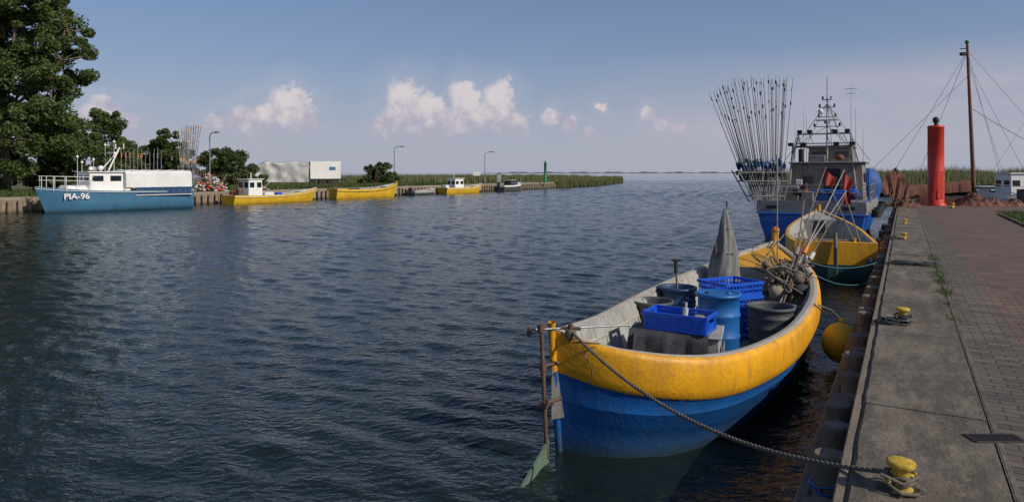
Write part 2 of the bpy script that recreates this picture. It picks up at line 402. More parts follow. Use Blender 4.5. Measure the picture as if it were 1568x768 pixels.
for i in range(3):
    p,q=Vector(pp[i]),Vector(pp[i+1]); mid=(p+q)/2; dd=q-p
    B.box((mid.x,mid.y,1.12),(dd.length,.08,.1),CONC,rz=math.atan2(dd.y,dd.x),bev=.01)
B.build('pavement_kerb')
pl=empty('timber_quay_piles')
B=MB(); random.seed(5)
a=-6.
while a<38:
    r=random.uniform(.10,.14); zt=random.uniform(.74,.97); o=random.uniform(-.02,.02)
    p=Vector(Q(a,-.19+o,0)); 
    if abs(p.y-4.99)>.42:
        B.cyl((p.x,p.y,-1.5),(p.x+random.uniform(-.02,.02),p.y,zt),r*1.05,PILE,r,14)
        B.cyl((p.x,p.y,zt),(p.x,p.y,zt+.02),r,WOOD,r*.88,14)
    a+=random.uniform(.50,.74) if a<16 else random.uniform(.7,.9)
B.cyl((2.33,4.99,-1.5),(2.33,4.99,.93),.13,PILE,.125,14); B.cyl((2.33,4.99,.93),(2.33,4.99,.95),.125,WOOD,.11,14)
B.build('piles',pl)
B=MB()
a=-6.2
while a<37.5:
    a1=a+4.2; 
    mid=Vector(Q((a+a1)/2,-.36,.50)); B.box(mid,(4.17,.10,.17),PILE,rz=math.pi/2-ua,bev=.02)
    mid=Vector(Q((a+a1)/2,-.035,1.0)); B.box(mid,(4.19,.065,.15),WOOD,rz=math.pi/2-ua,bev=.01)
    a=a1
a=-6.2
while a<37.5:
    mid=Vector(Q(a,.0,.0)); B.box((mid.x,mid.y,-.1),(.235,.03,1.5),PILE,rz=math.pi/2-ua); a+=.25
B.build('waler_beams',pl)
B=MB()
for aa in (14.5,17.5,20.5,24,27.5):
    c=Vector(Q(aa,-.42,.55)); pts=[]
    for k in range(25):
        t=2*math.pi*k/24; pts.append(c+U*.26*math.cos(t)+Vector((0,0,.26*math.sin(t))))
    B.tube(pts,.10,BLACK,8)
B.build('tyre_fenders',pl)
B=MB()
for k in range(3):
    B.tube([(2.33+(.14+.01*math.sin(5*a_+k))*math.cos(a_),4.99+.14*math.sin(a_),.70+.026*k+.03*math.sin(a_+k)) for a_ in [j*.3 for j in range(23)]],.008,BARB)
B.tube([(2.22,4.92,.72),(2.18,4.88,.62),(2.19,4.87,.5),(2.17,4.88,.42)],.007,BARB)
B.build('blue_rope_lashing',pl)
def blades(pos,h,wd,mat,name,parent=None,lean=.35):
    n=len(pos); V=np.zeros((n,3,3)); ang=rng.uniform(0,2*np.pi,n)
    dx=np.cos(ang)*wd/2; dy=np.sin(ang)*wd/2
    H=h*rng.uniform(.6,1.1,n)
    V[:,0]=pos+np.stack([dx,dy,np.zeros(n)],1); V[:,1]=pos-np.stack([dx,dy,np.zeros(n)],1)
    V[:,2]=pos+np.stack([rng.normal(0,lean,n)*H,rng.normal(0,lean,n)*H,H],1)
    me=bpy.data.meshes.new(name); me.from_pydata(V.reshape(-1,3).tolist(),[],np.arange(n*3).reshape(-1,3).tolist())
    me.materials.append(mat); o=link(bpy.data.objects.new(name,me)); 
    if parent: o.parent=parent
    return o
def leafmat(name,c1,c2,c3,tr=.3):
    m,N,bs,tc,out=newmat(name)
    g=N.n('ShaderNodeNewGeometry'); rp=g.outputs['Random Per Island']
    a=N.noise(tc.outputs['Object'],.45,3,.6)
    col=N.mix(N.ramp(a,[(.35,0),(.65,1)]),c1,c2); col=N.mix(N.math('MULTIPLY',rp,.6),col,c3)
    N.nt.links.new(col,bs.inputs['Base Color']); bs.inputs['Roughness'].default_value=.6
    t=N.n('ShaderNodeBsdfTranslucent',ins={0:col}); mx=N.n('ShaderNodeMixShader',ins={0:tr,1:bs.outputs[0],2:t.outputs[0]})
    N.nt.links.new(mx.outputs[0],out.inputs[0]); return m
LEAF=leafmat('tree_leaves',(.065,.115,.027),(.11,.16,.038),(.155,.19,.06),.40)
LEAF2=leafmat('darker_leaves',(.055,.095,.028),(.088,.132,.037),(.13,.15,.05),.38)
REED=leafmat('reed_leaves',(.12,.15,.045),(.18,.185,.07),(.22,.20,.09),.35)
WEED=leafmat('weed_leaves',(.05,.09,.015),(.08,.12,.02),(.10,.12,.04))
pos=[]
for i in range(30):
    ca=rng.choice([rng.uniform(6,14),rng.uniform(8,12.5),rng.uniform(8,12)]); k=rng.integers(8,55)
    for _ in range(k):
        pos.append(Q(ca+rng.normal(0,.12),.86+rng.normal(0,.06),1.098))
blades(np.array(pos),.06,.012,WEED,'joint_weeds',lean=.6)
pos=[Q(rng.uniform(18,35),4.05+abs(rng.normal(0,2.5)),1.12) for _ in range(9000)]
blades(np.array(pos),.16,.03,WEED,'verge_grass_blades',lean=.4)
B=MB(); c=Vector((3.45,4.88,1.102)); B.box(c,(.34,.13,.006),BLACK,rz=0)
for s_ in(-1,1): B.box(c+Vector((0,s_*.068,.003)),(.36,.012,.01),DIRON); B.box(c+Vector((s_*.175,0,.003)),(.012,.14,.01),DIRON)
for i in range(15): B.box(c+Vector((-.154+i*.022,0,.004)),(.008,.13,.008),DIRON)
B.build('drain_grate')

# ------------------------------------------------------------------ bollards
def bollard(x,y,rope=None,rot=0,s=.85):
    e=empty('mooring_bollard'); B=MB(); B.M=Matrix.Translation((x,y,1.1))@Matrix.Rotation(rot,4,'Z')@Matrix.Scale(s,4)
    B.box((0,0,.008),(.24,.20,.016),DIRON,bev=.005)
    B.lathe((0,0,.016),[(.078,0),(.064,.02),(.057,.06),(.055,.13),(.068,.145),(.088,.152),(.094,.165),(.092,.188),(.075,.196),(0,.198)],BOLY,20)
    B.cyl((-.125,0,.085),(.125,0,.085),.018,BOLY,seg=10)
    for sx in(-.12,.12): B.cyl((sx-.006,0,.085),(sx+.006,0,.085),.028,BOLY,seg=10)
    for sx in (-.09,.09):
        for sy in(-.07,.07): B.cyl((sx,sy,.016),(sx,sy,.028),.012,RUST,seg=6)
    B.build('bollard_body',e)
    if rope is not None:
        R=MB(); R.M=B.M; pts=[]
        for i in range(90):
            t=i/90*2*math.pi*4; pts.append(((.072+.01*math.sin(t*3.3))*math.cos(t),(.072)*math.sin(t),.045+.055*i/90+.012*math.sin(t*1.7)))
        R.tube(pts,.013,rope)
        R.tube([(-.15,.03,.12),(-.06,-.08,.08),(.05,-.10,.13),(.14,0,.06),(.08,.1,.09),(-.04,.09,.12),(-.14,-.03,.07),(-.10,-.10,.03),(.02,-.13,.02)],.013,rope)
        R.build('rope_turns',e)
    return e
def ropepile(x,y,r,mat,n=260,flat=.035,rr=.010):
    B=MB();pts=[];
    ph=[random.uniform(0,6) for _ in range(6)]
    for i in range(n):
        t=i*.31; k=r*(.45+.35*math.sin(t*.23+ph[0])+.2*math.sin(t*.71+ph[1]))
        pts.append((x+k*math.cos(t)*1.3+.3*r*math.sin(t*.13),y+k*math.sin(t)+.3*r*math.sin(t*.17+1),1.112+flat*(.5+.5*math.sin(t*.9+ph[2]))*(1+.5*math.sin(t*.37))))
    B.tube(pts,rr,mat); return B.build('coiled_rope')
bollard(2.33,4.09,ROPE,.3); bollard(4.98,8.7,ROPED,.2); bollard(11.2,19.5,None,.4); bollard(14.5,25.2,None,.2); bollard(23.6,36.6,None,.2,1.3)
ropepile(4.80,8.62,.16,ROPED); ropepile(8.15,14.2,.25,ROPED); ropepile(8.45,14.0,.2,ROPED,160); ropepile(10.95,19.6,.2,ROPED,160)

# ------------------------------------------------------------------ hero fishing boat
hb=empty('fishing_boat')
ts=[0,.1,.25,.42,.58,.72,.86,1]
Rp=[(.42,7.25,1.33),(1.15,7.02,1.17),(2.25,7.32,1.03),(3.46,8.55,.98),(4.50,10.2,.98),(5.25,11.7,1.04),(5.78,13.3,1.2),(5.78,15.0,1.52)]
Lp=[(.42,7.25,1.33),(.62,7.95,1.23),(1.1,9.0,1.13),(1.85,10.6,1.08),(2.65,12.0,1.09),(3.6,13.3,1.16),(4.65,14.35,1.31),(5.78,15.0,1.52)]
ST=[0,.012,.03,.06]+[.1+.025*i for i in range(35)]+[.97,.985,1.0]
ST=sorted(set(round(s,4) for s in ST))
AX=Vector((5.2,7.8,0)).normalized()
secs=[]
for t in ST:
    L=cinterp(ts,Lp,t);R=cinterp(ts,Rp,t); C=(L+R)/2; h=(R-L)/2; secs.append((t,L,R,C,h))
def hp(sec,f,z,off=0.):
    t,L,R,C,h=sec; sgn=1 if f>0 else -1; hl=max(h.length,1e-5)
    g=(R.z if f>0 else L.z)
    k=.16*max(0,1-t/.15)-.75*max(0,(t-.72)/.28)**2
    s=C+h*(f)+h/hl*sgn*off*min(1,hl/.5)
    s=Vector((s.x,s.y,0))+AX*k*(1-z/g)
    return (s.x,s.y,z)
def band(B,specs,mat,smooth=True):
    for sg in (1,-1):
        rows=[]
        for sec in secs:
            g=sec[2].z if sg>0 else sec[1].z
            rows.append([hp(sec,sg*f,(g+z if rel==1 else (g*z if rel==2 else z)),off) for f,z,rel,off in specs])
        B.grid(rows,mat,smooth)
B=MB()
band(B,[(1,0,1,-.02),(1,-.02,1,.02),(1,-.07,1,.035),(1,-.2,1,.045),(1,-.34,1,.03),(.985,-.42,1,.02),(.985,-.45,1,-.01)],YEL)
band(B,[(.985,-.45,1,-.01),(.983,-.47,1,-.035),(.965,.43,2,-.022)],BLU)
band(B,[(.965,.43,2,-.022),(.9635,.426,2,-.027),(.93,.28,2,-.022),(.9285,.276,2,-.027),(.865,.13,2,-.022),(.79,.0,0,-.02),(.6,-.25,0,0),(.05,-.5,0,0)],BLU)
B.build('hull',hb)
B=MB()
def inner(sec,sg,d,z):
    t,L,R,C,h=sec; hl=h.length; f=max(0.0,1-d/max(hl,1e-4)); g=R.z if sg>0 else L.z
    p=C+h*sg*f; return (p.x,p.y,g+z if z<=0 else z)
for sg in (1,-1):
    B.grid([[hp(s,sg*1,(s[2].z if sg>0 else s[1].z),-.02),(lambda q:(q[0],q[1],q[2]+.012))(inner(s,sg,.07,0)),inner(s,sg,.135,0)] for s in secs],RIM,False)
    B.grid([[inner(s,sg,.135,0),inner(s,sg,.135,-.05),inner(s,sg,.17,-.06),inner(s,sg,.24,-.3),inner(s,sg,.42,.38)] for s in secs],LGREY,False)
B.build('gunwale',hb)
B=MB()
B.grid([[inner(s,1,.41,.38),inner(s,-1,.41,.38)] for s in secs],LGREY)
fs=[s for s in secs if s[0]>=.76]
B.grid([[(lambda q:(q[0],q[1],q[2]))(inner(s,1,.13,-.05)),(s[3].x,s[3].y,(s[1].z+s[2].z)/2+.03),inner(s,-1,.13,-.05)] for s in fs],YEL)
s=fs[0]; a1=inner(s,1,.13,-.05);a2=inner(s,-1,.13,-.05)
B.poly([a1,(s[3].x,s[3].y,(s[1].z+s[2].z)/2+.03),a2,(a2[0],a2[1],.4),(a1[0],a1[1],.4)],LGREY)
fs=[s for s in secs if s[0]<=.075]
B.grid([[inner(s,1,.13,-.07),inner(s,-1,.13,-.07)] for s in fs],YEL)
B.build('decks',hb)
B=MB()
for k,sec in enumerate(secs):
    if k%2==0 and .1<sec[0]<.76:
        for sg in(1,-1):
            B.tube([Vector(inner(sec,sg,.16,-.07)),Vector(inner(sec,sg,.25,-.3)),Vector(inner(sec,sg,.44,.39))],.025,LGREY,4)
for sg in(1,-1):
    B.tube([Vector(inner(s_,sg,.20,-.22)) for s_ in secs if .08<s_[0]<.78],.028,RIM,6)
for tt in (.13,.62,.72):
    sec=min(secs,key=lambda q:abs(q[0]-tt)); a1=Vector(inner(sec,1,.2,-.2));a2=Vector(inner(sec,-1,.2,-.2)); c=(a1+a2)/2; dd=a1-a2
    B.box(c,(dd.length,.24,.045),WOOD if tt>.5 else RIM,rz=math.atan2(dd.y,dd.x),bev=.008)
B.build('ribs_and_thwarts',hb)
B=MB()
sec=secs[-1]; 
B.tube([(5.82,15.08,1.72),(5.80,15.04,1.5),hp(sec,1,1.0),hp(sec,1,.4),hp(sec,1,-.1),hp(sec,1,-.4)],.075,YEL,8)
B.ball((5.82,15.08,1.72),.09,ORG)
sec=secs[0]
B.tube([(.42,7.22,1.42),hp(sec,1,1.3),hp(sec,1,.88)],.04,YEL,8)
B.tube([hp(sec,1,.88),hp(sec,1,.4),hp(sec,1,0),hp(sec,1,-.4)],.04,BLU,8)
B.build('stem_posts',hb)
B=MB()
B.cyl((.30,7.02,1.42),(.36,7.05,.05),.022,RUST,seg=8)
B.cyl((.30,7.02,1.36),(.30,7.02,1.44),.04,RUST,seg=8)
for z,x in ((1.0,.32),(.62,.34)): 
    B.cyl((x-.05,7.02,z),(x+.18,7.2,z),.018,RUST,seg=6); B.cyl((x,7.03,z-.035),(x,7.03,z+.035),.036,RUST,seg=8)
q=[(.37,7.08,.24),(.30,6.95,.16),(.10,6.5,.03),(.03,6.33,-.1),(.07,6.45,-.6),(.37,7.08,-.7)]
o=Vector((.012,-.006,0))
B.poly([tuple(Vector(p)+o) for p in q],GRNR); B.poly([tuple(Vector(p)-o) for p in reversed(q)],GRNR)
for i in range(len(q)):
    p1,p2=Vector(q[i]),Vector(q[(i+1)%len(q)]); B.poly([tuple(p1-o),tuple(p2-o),tuple(p2+o),tuple(p1+o)],GRNR)
B.build('rudder',hb)
B=MB()
B.cyl((.18,7.08,1.37),(1.32,7.62,1.30),.012,STEEL,seg=8)
B.cyl((.18,7.08,1.30),(.18,7.08,1.40),.022,RUST,seg=8)
B.cyl((.62,7.2,1.22),(.62,7.2,1.40),.03,RUST); B.cyl((.54,7.22,1.36),(.72,7.17,1.36),.018,RUST)
B.build('tiller_bar',hb)
B=MB()
r1=sagrope((.62,7.18,1.34),(2.29,4.16,1.18),.30,260)
for ph in (0,2.09,4.19):
    B.tube([p+Vector((.0085*math.cos(i*.75+ph),0,.0085*math.sin(i*.75+ph))) for i,p in enumerate(r1)],.0095,ROPE,5)
B.tube([(.60,7.2,1.34),(.68,7.1,1.30),(.63,7.05,1.25),(.9,7.03,1.24),(.75,6.98,1.12),(.82,6.97,.98),(.80,6.98,.85)],.010,ROPE)
for i in range(5):
    B.tube([(.62+.05*math.cos(a_),7.2+.05*math.sin(a_),1.27+i*.018) for a_ in [j*.5 for j in range(14)]],.012,ROPE)
B.build('mooring_rope',hb)
B=MB(); B.tube(sagrope((5.55,13.0,1.2),(8.1,14.2,1.12),.4,20),.011,ROPEB); B.tube(sagrope((5.7,13.6,1.3),(9.3,16.4,1.12),.3,20),.011,ROPEB)
B.tube(sagrope((4.6,10.4,1.0),(4.9,8.75,1.15),.2,20),.01,ROPED)
B.build('bow_lines',hb)

# ---- cargo
def Pm(x,y,z,rz): return Matrix.Translation((x,y,z))@Matrix.Rotation(rz,4,'Z')
bax=math.atan2(AX.y,AX.x)
def barrel(name,x,y,z,r,h,mat,open_=True,bands=2,taper=.9):
    B=MB(); B.M=Pm(x,y,z,0)
    pr=[(0,0),(r*taper*.96,0),(r*taper,.02)]
    for i in range(bands):
        zc=h*(i+1)/(bands+1); rr=r*(taper+(1-taper)*(i+1)/(bands+1)); pr+=[(rr,zc-.03),(rr+.013,zc-.012),(rr+.013,zc+.012),(rr,zc+.03)]
    pr+=[(r*.99,h-.05),(r+.018,h-.045),(r+.02,h),(r-.012,h)]
    if open_: pr+=[(r-.02,h-.04),(r*taper-.03,.08),(0,.08)]
    else: pr+=[(r-.03,h-.02),(r-.06,h-.02),(0,h-.015)]
    B.lathe((0,0,0),pr,mat,32)
    if not open_: 
        B.lathe((r*.5,0,h-.018),[(.04,0),(.04,.02),(0,.02)],mat,10); B.lathe((-r*.5,.05,h-.018),[(.03,0),(.03,.02),(0,.02)],BLACK,10)
    return B
def crate(B,w,l,h,mat,t=.012,z=0,lattice=True):
    B.box((0,0,z+.01),(w-.02,l-.02,.02),mat)
    for ax in (0,1):
        W=w if ax==0 else l; D=l if ax==0 else w
        for sg in(-1,1):
            def bx(u,zz,su,sz,th=t,off=0):
                c=(u,sg*(D/2-th/2+off),z+zz); s3=(su,th,sz)
                if ax==1: c=(c[1],c[0],c[2]); s3=(s3[1],s3[0],s3[2])
                B.box(c,s3,mat)
            bx(0,h-.02,W+.03,.04,t*2.2,.014); bx(0,.03,W-.03,.06)
            if lattice:
                bx(0,h*.53,W-.03,.03)
                nn=int(W/.07)
                for i in range(nn+1): bx(-W/2+.02+(W-.04)*i/nn,h*.5,.016,h-.06,t*1.4,.0)
            else:
                if ax==1:
                    bx(0,h*.33,W-.028,h*.36,t,-.004); bx(-W*.34,h*.68,W*.27,h*.3,t,-.004); bx(W*.34,h*.68,W*.27,h*.3,t,-.004)
                else: bx(0,h*.5,W-.028,h-.09,t,-.004)
                for i in range(6):
                    if ax==1 and i in(2,3): continue
                    bx(-W/2+.05+(W-.1)*i/5,h*.5,.018,h-.08,t*1.6,.004)
BR=-.34
B=MB(); B.M=Pm(2.16,8.72,.38,BR)
B.box((0,0,.30),(.98,.70,.60),LGREY,bev=.02,taper=.98)
B.box((0,0,.615),(1.03,.75,.03),LGREY,bev=.01)
B.box((.52,0,.32),(.012,.4,.3),GREYP,bev=.004)
B.build('engine_box',hb)
B=MB(); B.M=Pm(2.16,8.72,.38,BR); rows=[]
for i in range(25):
    u=-.60+i*.040; row=[]
    for zz,yy in ((.02,-.50),(.12,-.48),(.25,-.46),(.40,-.44),(.55,-.41),(.635,-.385),(.648,-.30),(.648,-.1),(.65,.1)):
        wv=1 if zz<.62 else .0
        uu=u-(.06*(1-zz/.65) if i<4 else 0)
        row.append((uu,yy-(.020*math.sin(i*.55+zz*4)+.008*math.sin(i*1.5-zz*6))*wv,zz+.02*math.sin(i*1.1)*(zz<.1)+.004))
    rows.append(row)
B.grid(rows,TARPD); 
rows=[[(-.505-.03*(1-z/.65)-.02*math.sin(y*14+z*5),y,z) for z in(.05,.25,.45,.6,.648)] for y in np.linspace(-.5,.2,12)]
B.grid(rows,TARPD); B.build('tarpaulin',hb)
B=MB(); B.M=Pm(2.12,8.62,1.035,BR-.22); crate(B,.80,.48,.22,CRB,lattice=False)
B.box((-.1,.05,.06),(.3,.2,.08),DBLU,rz=.4); B.cyl((.05,0,.03),(.07,.02,.26),.035,NETW); B.cyl((.07,.02,.26),(.072,.022,.33),.016,NETW); B.box((.22,.08,.1),(.16,.2,.14),SACK,rz=.3,bev=.03); B.box((.0,-.1,.12),(.2,.12,.08),NETW,rz=-.3,bev=.02)
B.build('fish_crate',hb)
barrel('b',2.95,9.75,.39,.29,.90,BARB,open_=False,taper=.97).build('blue_barrel',hb)
barrel('b',3.88,10.25,.39,.335,.62,DGREY,bands=3).build('grey_tub',hb)
barrel('b',2.15,10.45,.39,.30,.66,DGREY,bands=3).build('dark_tub',hb)
Bb=barrel('b',2.75,11.35,.39,.30,.72,DBLU,bands=2)
Bb.cyl((0,-.05,.3),(-.05,-.1,1.15),.018,WOOD); Bb.cyl((-.12,-.1,1.17),(.03,-.1,1.17),.022,BLACK); Bb.cyl((-.05,-.1,.95),(-.05,-.1,1.15),.03,BLACK)
Bb.build('dark_blue_tub',hb)
B=MB(); B.M=Pm(3.5,10.95,.39,bax-.52)
for i in range(4): crate(B,.78,.62,.22,CRB,z=i*.222)
B.build('stacked_crates',hb)
B=MB(); rows=[]
cx,cy=4.0,12.9
for k in range(17):
    f=k/16; zz=.42+f*1.93; r=.35*(1-f)**.82+.012
    row=[]
    for j in range(37):
        a_=2*math.pi*j/36; rr=r*(1+.15*math.sin(a_*4+zz*2.3)+.10*math.sin(a_*9-zz*3)+.05*math.sin(a_*17+zz*7))
        row.append((cx+rr*math.cos(a_)+.04*(zz-1)+.02*math.sin(zz*5),cy+rr*math.sin(a_),zz))
    rows.append(row)
B.grid(rows,CANV); B.cyl((cx+.055,cy,2.2),(cx+.06,cy,2.46),.013,BLACK)
for z,r in((.95,.30),(1.5,.19),(1.95,.105)): B.tube([(cx+.04*(z-1)+r*math.cos(t),cy+r*math.sin(t),z+.02*math.sin(t)) for t in [k*.4 for k in range(17)]],.01,ROPED)
B.build('wrapped_sail',hb)
B=MB(); random.seed(9)
for i in range(28):
    c=(4.95+random.gauss(0,.18),12.35+random.gauss(0,.28),.72+random.random()*.55)
    mt=random.choice([SACK,SACK,CANV,ROPE,ROPED,WOOD])
    B.ball(c,random.uniform(.06,.12),mt,(random.uniform(.7,1.4),1,random.uniform(.6,1.3)),9,6,.2)
for i in range(26):
    p=[(4.95+random.gauss(0,.20),12.35+random.gauss(0,.30),.8+random.random()*.6) for _ in range(5)]
    P5=[cinterp([0,.25,.5,.75,1],p,k/20) for k in range(21)]
    B.tube(P5,random.choice([.009,.012,.016]),random.choice([ROPE,ROPED,SACK,ROPE]))
B.build('nets_and_sacks',hb)
B=MB(); random.seed(4)
def flag(B,p,d,w,h,mat,seed=0):
    rows=[]
    for i in range(9):
        u=i/8; row=[]
        for j in range(7):
            k=j/6
            row.append((p[0]+d[0]*w*u*(1-.3*k)+.03*math.sin(u*7+k*3+seed),p[1]+d[1]*w*u+.05*math.sin(u*9+seed+k*2),p[2]-h*k*(1-.45*u)-.55*h*u*(.5+.5*u)+.03*math.sin(j*3.1+seed)*(j==6)))
        rows.append(row)
    B.grid(rows,mat)
bases=[(4.55,11.7,.7),(4.65,11.9,.7),(4.8,11.75,.7),(4.9,12.1,.8),(4.6,12.2,.7),(4.95,11.9,.8)]
tips=[(6.02,13.1,3.1),(6.62,13.6,3.05),(5.75,13.4,2.6),(6.5,13.3,2.55),(7.1,14.3,2.75),(6.25,14.0,2.35)]
for b_,t_ in zip(bases,tips):
    B.cyl(b_,t_,.016,WOOD if random.random()<.6 else ALU,.011,8)
    v_=(Vector(t_)-Vector(b_)); pm=Vector(b_)+v_*.35
    B.cyl(pm,pm+v_.normalized()*.16,.045,random.choice([SACK,ORG,NETW]),seg=8)
B.cyl((5.25,13.5,1.0),(5.2,13.4,3.35),.013,ALU,seg=6); B.cyl((4.15,13.0,.6),(5.55,13.9,1.75),.015,WOOD,seg=6)
B.cyl((4.45,11.4,.6),(5.4,12.6,1.75),.022,RUST,seg=6); B.cyl((4.1,13.5,.6),(3.75,12.6,1.7),.02,WOOD,seg=6)
flag(B,(6.0,13.1,3.08),(.9,.1),.24,.36,REDF,1); flag(B,(6.6,13.6,3.03),(.9,.1),.22,.42,REDF,2); flag(B,(7.08,14.3,2.7),(-.9,.1),.18,.35,REDF,4)
B.build('flag_poles',hb)
e=empty('buoy_fender'); B=MB(); B.ball((5.12,10.6,.36),.29,BUOYY,(1,1,1.08),24,16); B.cyl((5.12,10.6,.64),(5.12,10.6,.74),.05,BUOYY,.03); B.tube([(5.12,10.6,.72),(5.0,10.7,.85),(4.75,10.6,.95)],.012,ROPE)
B.build('buoy',e)

# ------------------------------------------------------------------ generic hull
def hull(B,L,beam,mid,bow,stern,top,bot,inn,rim,transom=.75,band=.5,floor=None,rake=.6,n=18,full=2.2,deckmat=None,rimw=.1,foredeck=0.,bowpow=2.):
    S=[]
    for i in range(n+1):
        t=i/n
        if t<.45: hw=transom+(1-transom)*math.sin(t/.45*math.pi/2)
        else: hw=max(0.012,(1-((t-.45)/.55)**full))
        g=mid+(stern-mid)*(max(0,.5-t)*2)**2+(bow-mid)*(max(0,t-.35)/.65)**bowpow
        S.append((t,L*t,hw*beam/2,g))
    def pt(s,f,z,sg):
        t,x,hw,g=s; return (x-rake*(1-z/g)*max(0,(t-.6)/.4)**2,sg*hw*f,z)
    for sg in(1,-1):
        B.grid([[pt(s,1,s[3],sg),pt(s,1.015,s[3]*(.5+.5*band),sg),pt(s,1.0,s[3]*band,sg)] for s in S],top)
        B.grid([[pt(s,.985,s[3]*band,sg),pt(s,.93,s[3]*band*.5,sg),pt(s,.84,0,sg),pt(s,.6,-.3,sg),pt(s,.0,-.5,sg)] for s in S],bot)
        B.tube([pt(s,1.02,s[3]*band,sg) for s in S],.025,rim,6)
        def inr(s,z,d=rimw): 
            return (min(s[1],L-rimw*2.),sg*max(0,s[2]-d),z)
        B.grid([[pt(s,1,s[3],sg),(min(s[1],L-rimw*2),sg*max(0,s[2]-rimw),s[3]+.01)] for s in S],rim,False)
        if floor is not None:
            B.grid([[inr(s,s[3]+.01),inr(s,s[3]-.25,rimw+.05),inr(s,floor,rimw+.25*beam/2.5)] for s in S],inn)
    s=S[0]
    B.poly([pt(s,1,s[3],1),pt(s,1,s[3]*band,1),pt(s,1,s[3]*band,-1),pt(s,1,s[3],-1)],top)
    B.poly([pt(s,.985,s[3]*band,1),pt(s,.93,s[3]*band*.5,1),pt(s,.84,0,1),pt(s,0,-.5,1),pt(s,.84,0,-1),pt(s,.93,s[3]*band*.5,-1),pt(s,.985,s[3]*band,-1)],bot)
    if floor is not None:
        B.grid([[(min(q[1],L-.2),max(0,q[2]-rimw-.2*beam/2.5),floor),(min(q[1],L-.2),-max(0,q[2]-rimw-.2*beam/2.5),floor)] for q in S],inn)
        B.poly([(rimw,s[2]-rimw,s[3]+.01),(rimw,-s[2]+rimw,s[3]+.01),(rimw,-s[2]+rimw,floor),(rimw,s[2]-rimw,floor)],inn)
        B.poly([(0,s[2],s[3]),(0,-s[2],s[3]),(rimw,-s[2]+rimw,s[3]+.01),(rimw,s[2]-rimw,s[3]+.01)],rim)
    if deckmat is not None:
        F=[q for q in S if q[0]>=1-foredeck] if foredeck else S
        B.grid([[(min(q[1],L-.2),max(0,q[2]-rimw*.5),q[3]-.06),(min(q[1],L-.2),0,q[3]-.03),(min(q[1],L-.2),-max(0,q[2]-rimw*.5),q[3]-.06)] for q in F],deckmat)
        if foredeck:
            q=F[0]; B.poly([(q[1],q[2]-rimw,q[3]-.06),(q[1],0,q[3]-.03),(q[1],-q[2]+rimw,q[3]-.06),(q[1],-q[2]+rimw,floor),(q[1],q[2]-rimw,floor)],inn)
    return S

e=empty('rowing_fishing_boat'); B=MB(); B.M=place(8.95,18.9,11.6-8.75,26.3-18.9)
GRNB=paint('green_hull_paint',(.02,.075,.07),dirt=.3,scale=2,rough=.5,low=(.015,.02,.02))
hull(B,7.6,2.45,1.0,1.62,1.08,YEL,GRNB,LGREY,YEL,transom=.86,band=.42,floor=.3,rake=.5,deckmat=LGREY,foredeck=.22,full=2.4)
B.build('hull',e); M2=B.M
B=MB(); B.M=M2
for x in(2.2,4.2): B.box((x,0,.75),(.3,2.1,.05),WOOD,bev=.01)
for i in range(9):
    for sg in(1,-1): B.tube([(.5+.6*i,sg*(1.05-.12*max(0,i-5)),.95),(.5+.6*i,sg*(.92-.12*max(0,i-5)),.32)],.025,LGREY,4)
B.box((5.93,.1,1.05),(.02,.45,.45),BLACK)
B.box((1.3,.3,.5),(.6,.5,.4),GREYP,bev=.03); B.cyl((.1,.5,1.05),(.1,.5,1.2),.03,YEL); B.cyl((.1,-.5,1.05),(.1,-.5,1.2),.03,YEL)
B.cyl((7.35,0,1.5),(7.35,0,1.8),.05,YEL)
B.cyl((-.12,0,.2),(-.05,0,1.35),.05,WOOD,seg=8); B.box((-.2,0,.5),(.3,.05,.9),GRNB,bev=.01)
B.build('interior',e)
B=MB(); B.M=M2
B.cyl((.6,-.8,.6),(3.5,-.6,2.1),.02,WOOD); B.cyl((.5,-.7,.6),(3.6,-.2,2.3),.02,WOOD); B.build('oars',e)

# ------------------------------------------------------------------ trawler
e=empty('fishing_trawler'); TM=place(13.4,30.75,U.x,U.y)
B=MB(); B.M=TM
hull(B,13.5,5.0,1.75,3.0,1.7,GREYP,SHIPB,GREYP,SHIPB,transom=.9,band=.66,rake=1.3,deckmat=GREYP,n=22,full=2.6)
B.box((-.10,0,1.12),(.12,4.4,.09),SHIPB,bev=.02)
for y in(-1.6,1.6): B.box((-.03,y,1.42),(.04,.5,.16),BLACK,bev=.01)
for i in range(6): B.cyl((1.2+2*i,-2.62,1.0),(1.2+2*i,-2.62,1.35),.20,BLACK,seg=14)
B.build('hull',e)
B=MB(); B.M=TM
def house(B,x,y,z,lx,ly,h,wall,roof,wins=True,wz=.62,taper=.96,wh=.5):
    B.box((x,y,z+h/2),(lx,ly,h),wall,bev=.04,taper=taper)
    B.box((x,y,z+h+.04),(lx*1.06,ly*1.06,.08),roof,bev=.02)
    if wins:
        for sg in(1,-1):
            k=max(2,int(lx/.9))
            for i in range(k): B.box((x-lx/2+lx*(i+.5)/k,y+sg*(ly/2*(taper+(1-taper)*(1-wz))-.01),z+h*wz),(lx/k*.62,.06,h*wh*.6),GLASS,bev=.01)
            k=max(2,int(ly/.8))
            for i in range(k): B.box((x+sg*(lx/2*(taper+(1-taper)*(1-wz))-.01),y-ly/2+ly*(i+.5)/k,z+h*wz),(.06,ly/k*.62,h*wh*.6),GLASS,bev=.01)
house(B,5.6,-.35,1.7,3.6,3.3,1.75,BEIGE,GREYP,wz=.68,wins=False)
B.box((3.79,-.6,2.45),(.05,.75,1.5),BLACK,bev=.01)
B.box((3.77,.5,2.6),(.04,.45,.45),GLASS,bev=.01); B.box((3.77,-1.5,2.3),(.05,.5,.7),GREYP,bev=.02); B.box((3.74,.9,2.2),(.1,.3,.9),WHITE,bev=.02)
for x in(4.6,5.6,6.6): B.box((x,-2.0,2.75),(.5,.05,.45),GLASS,bev=.01)
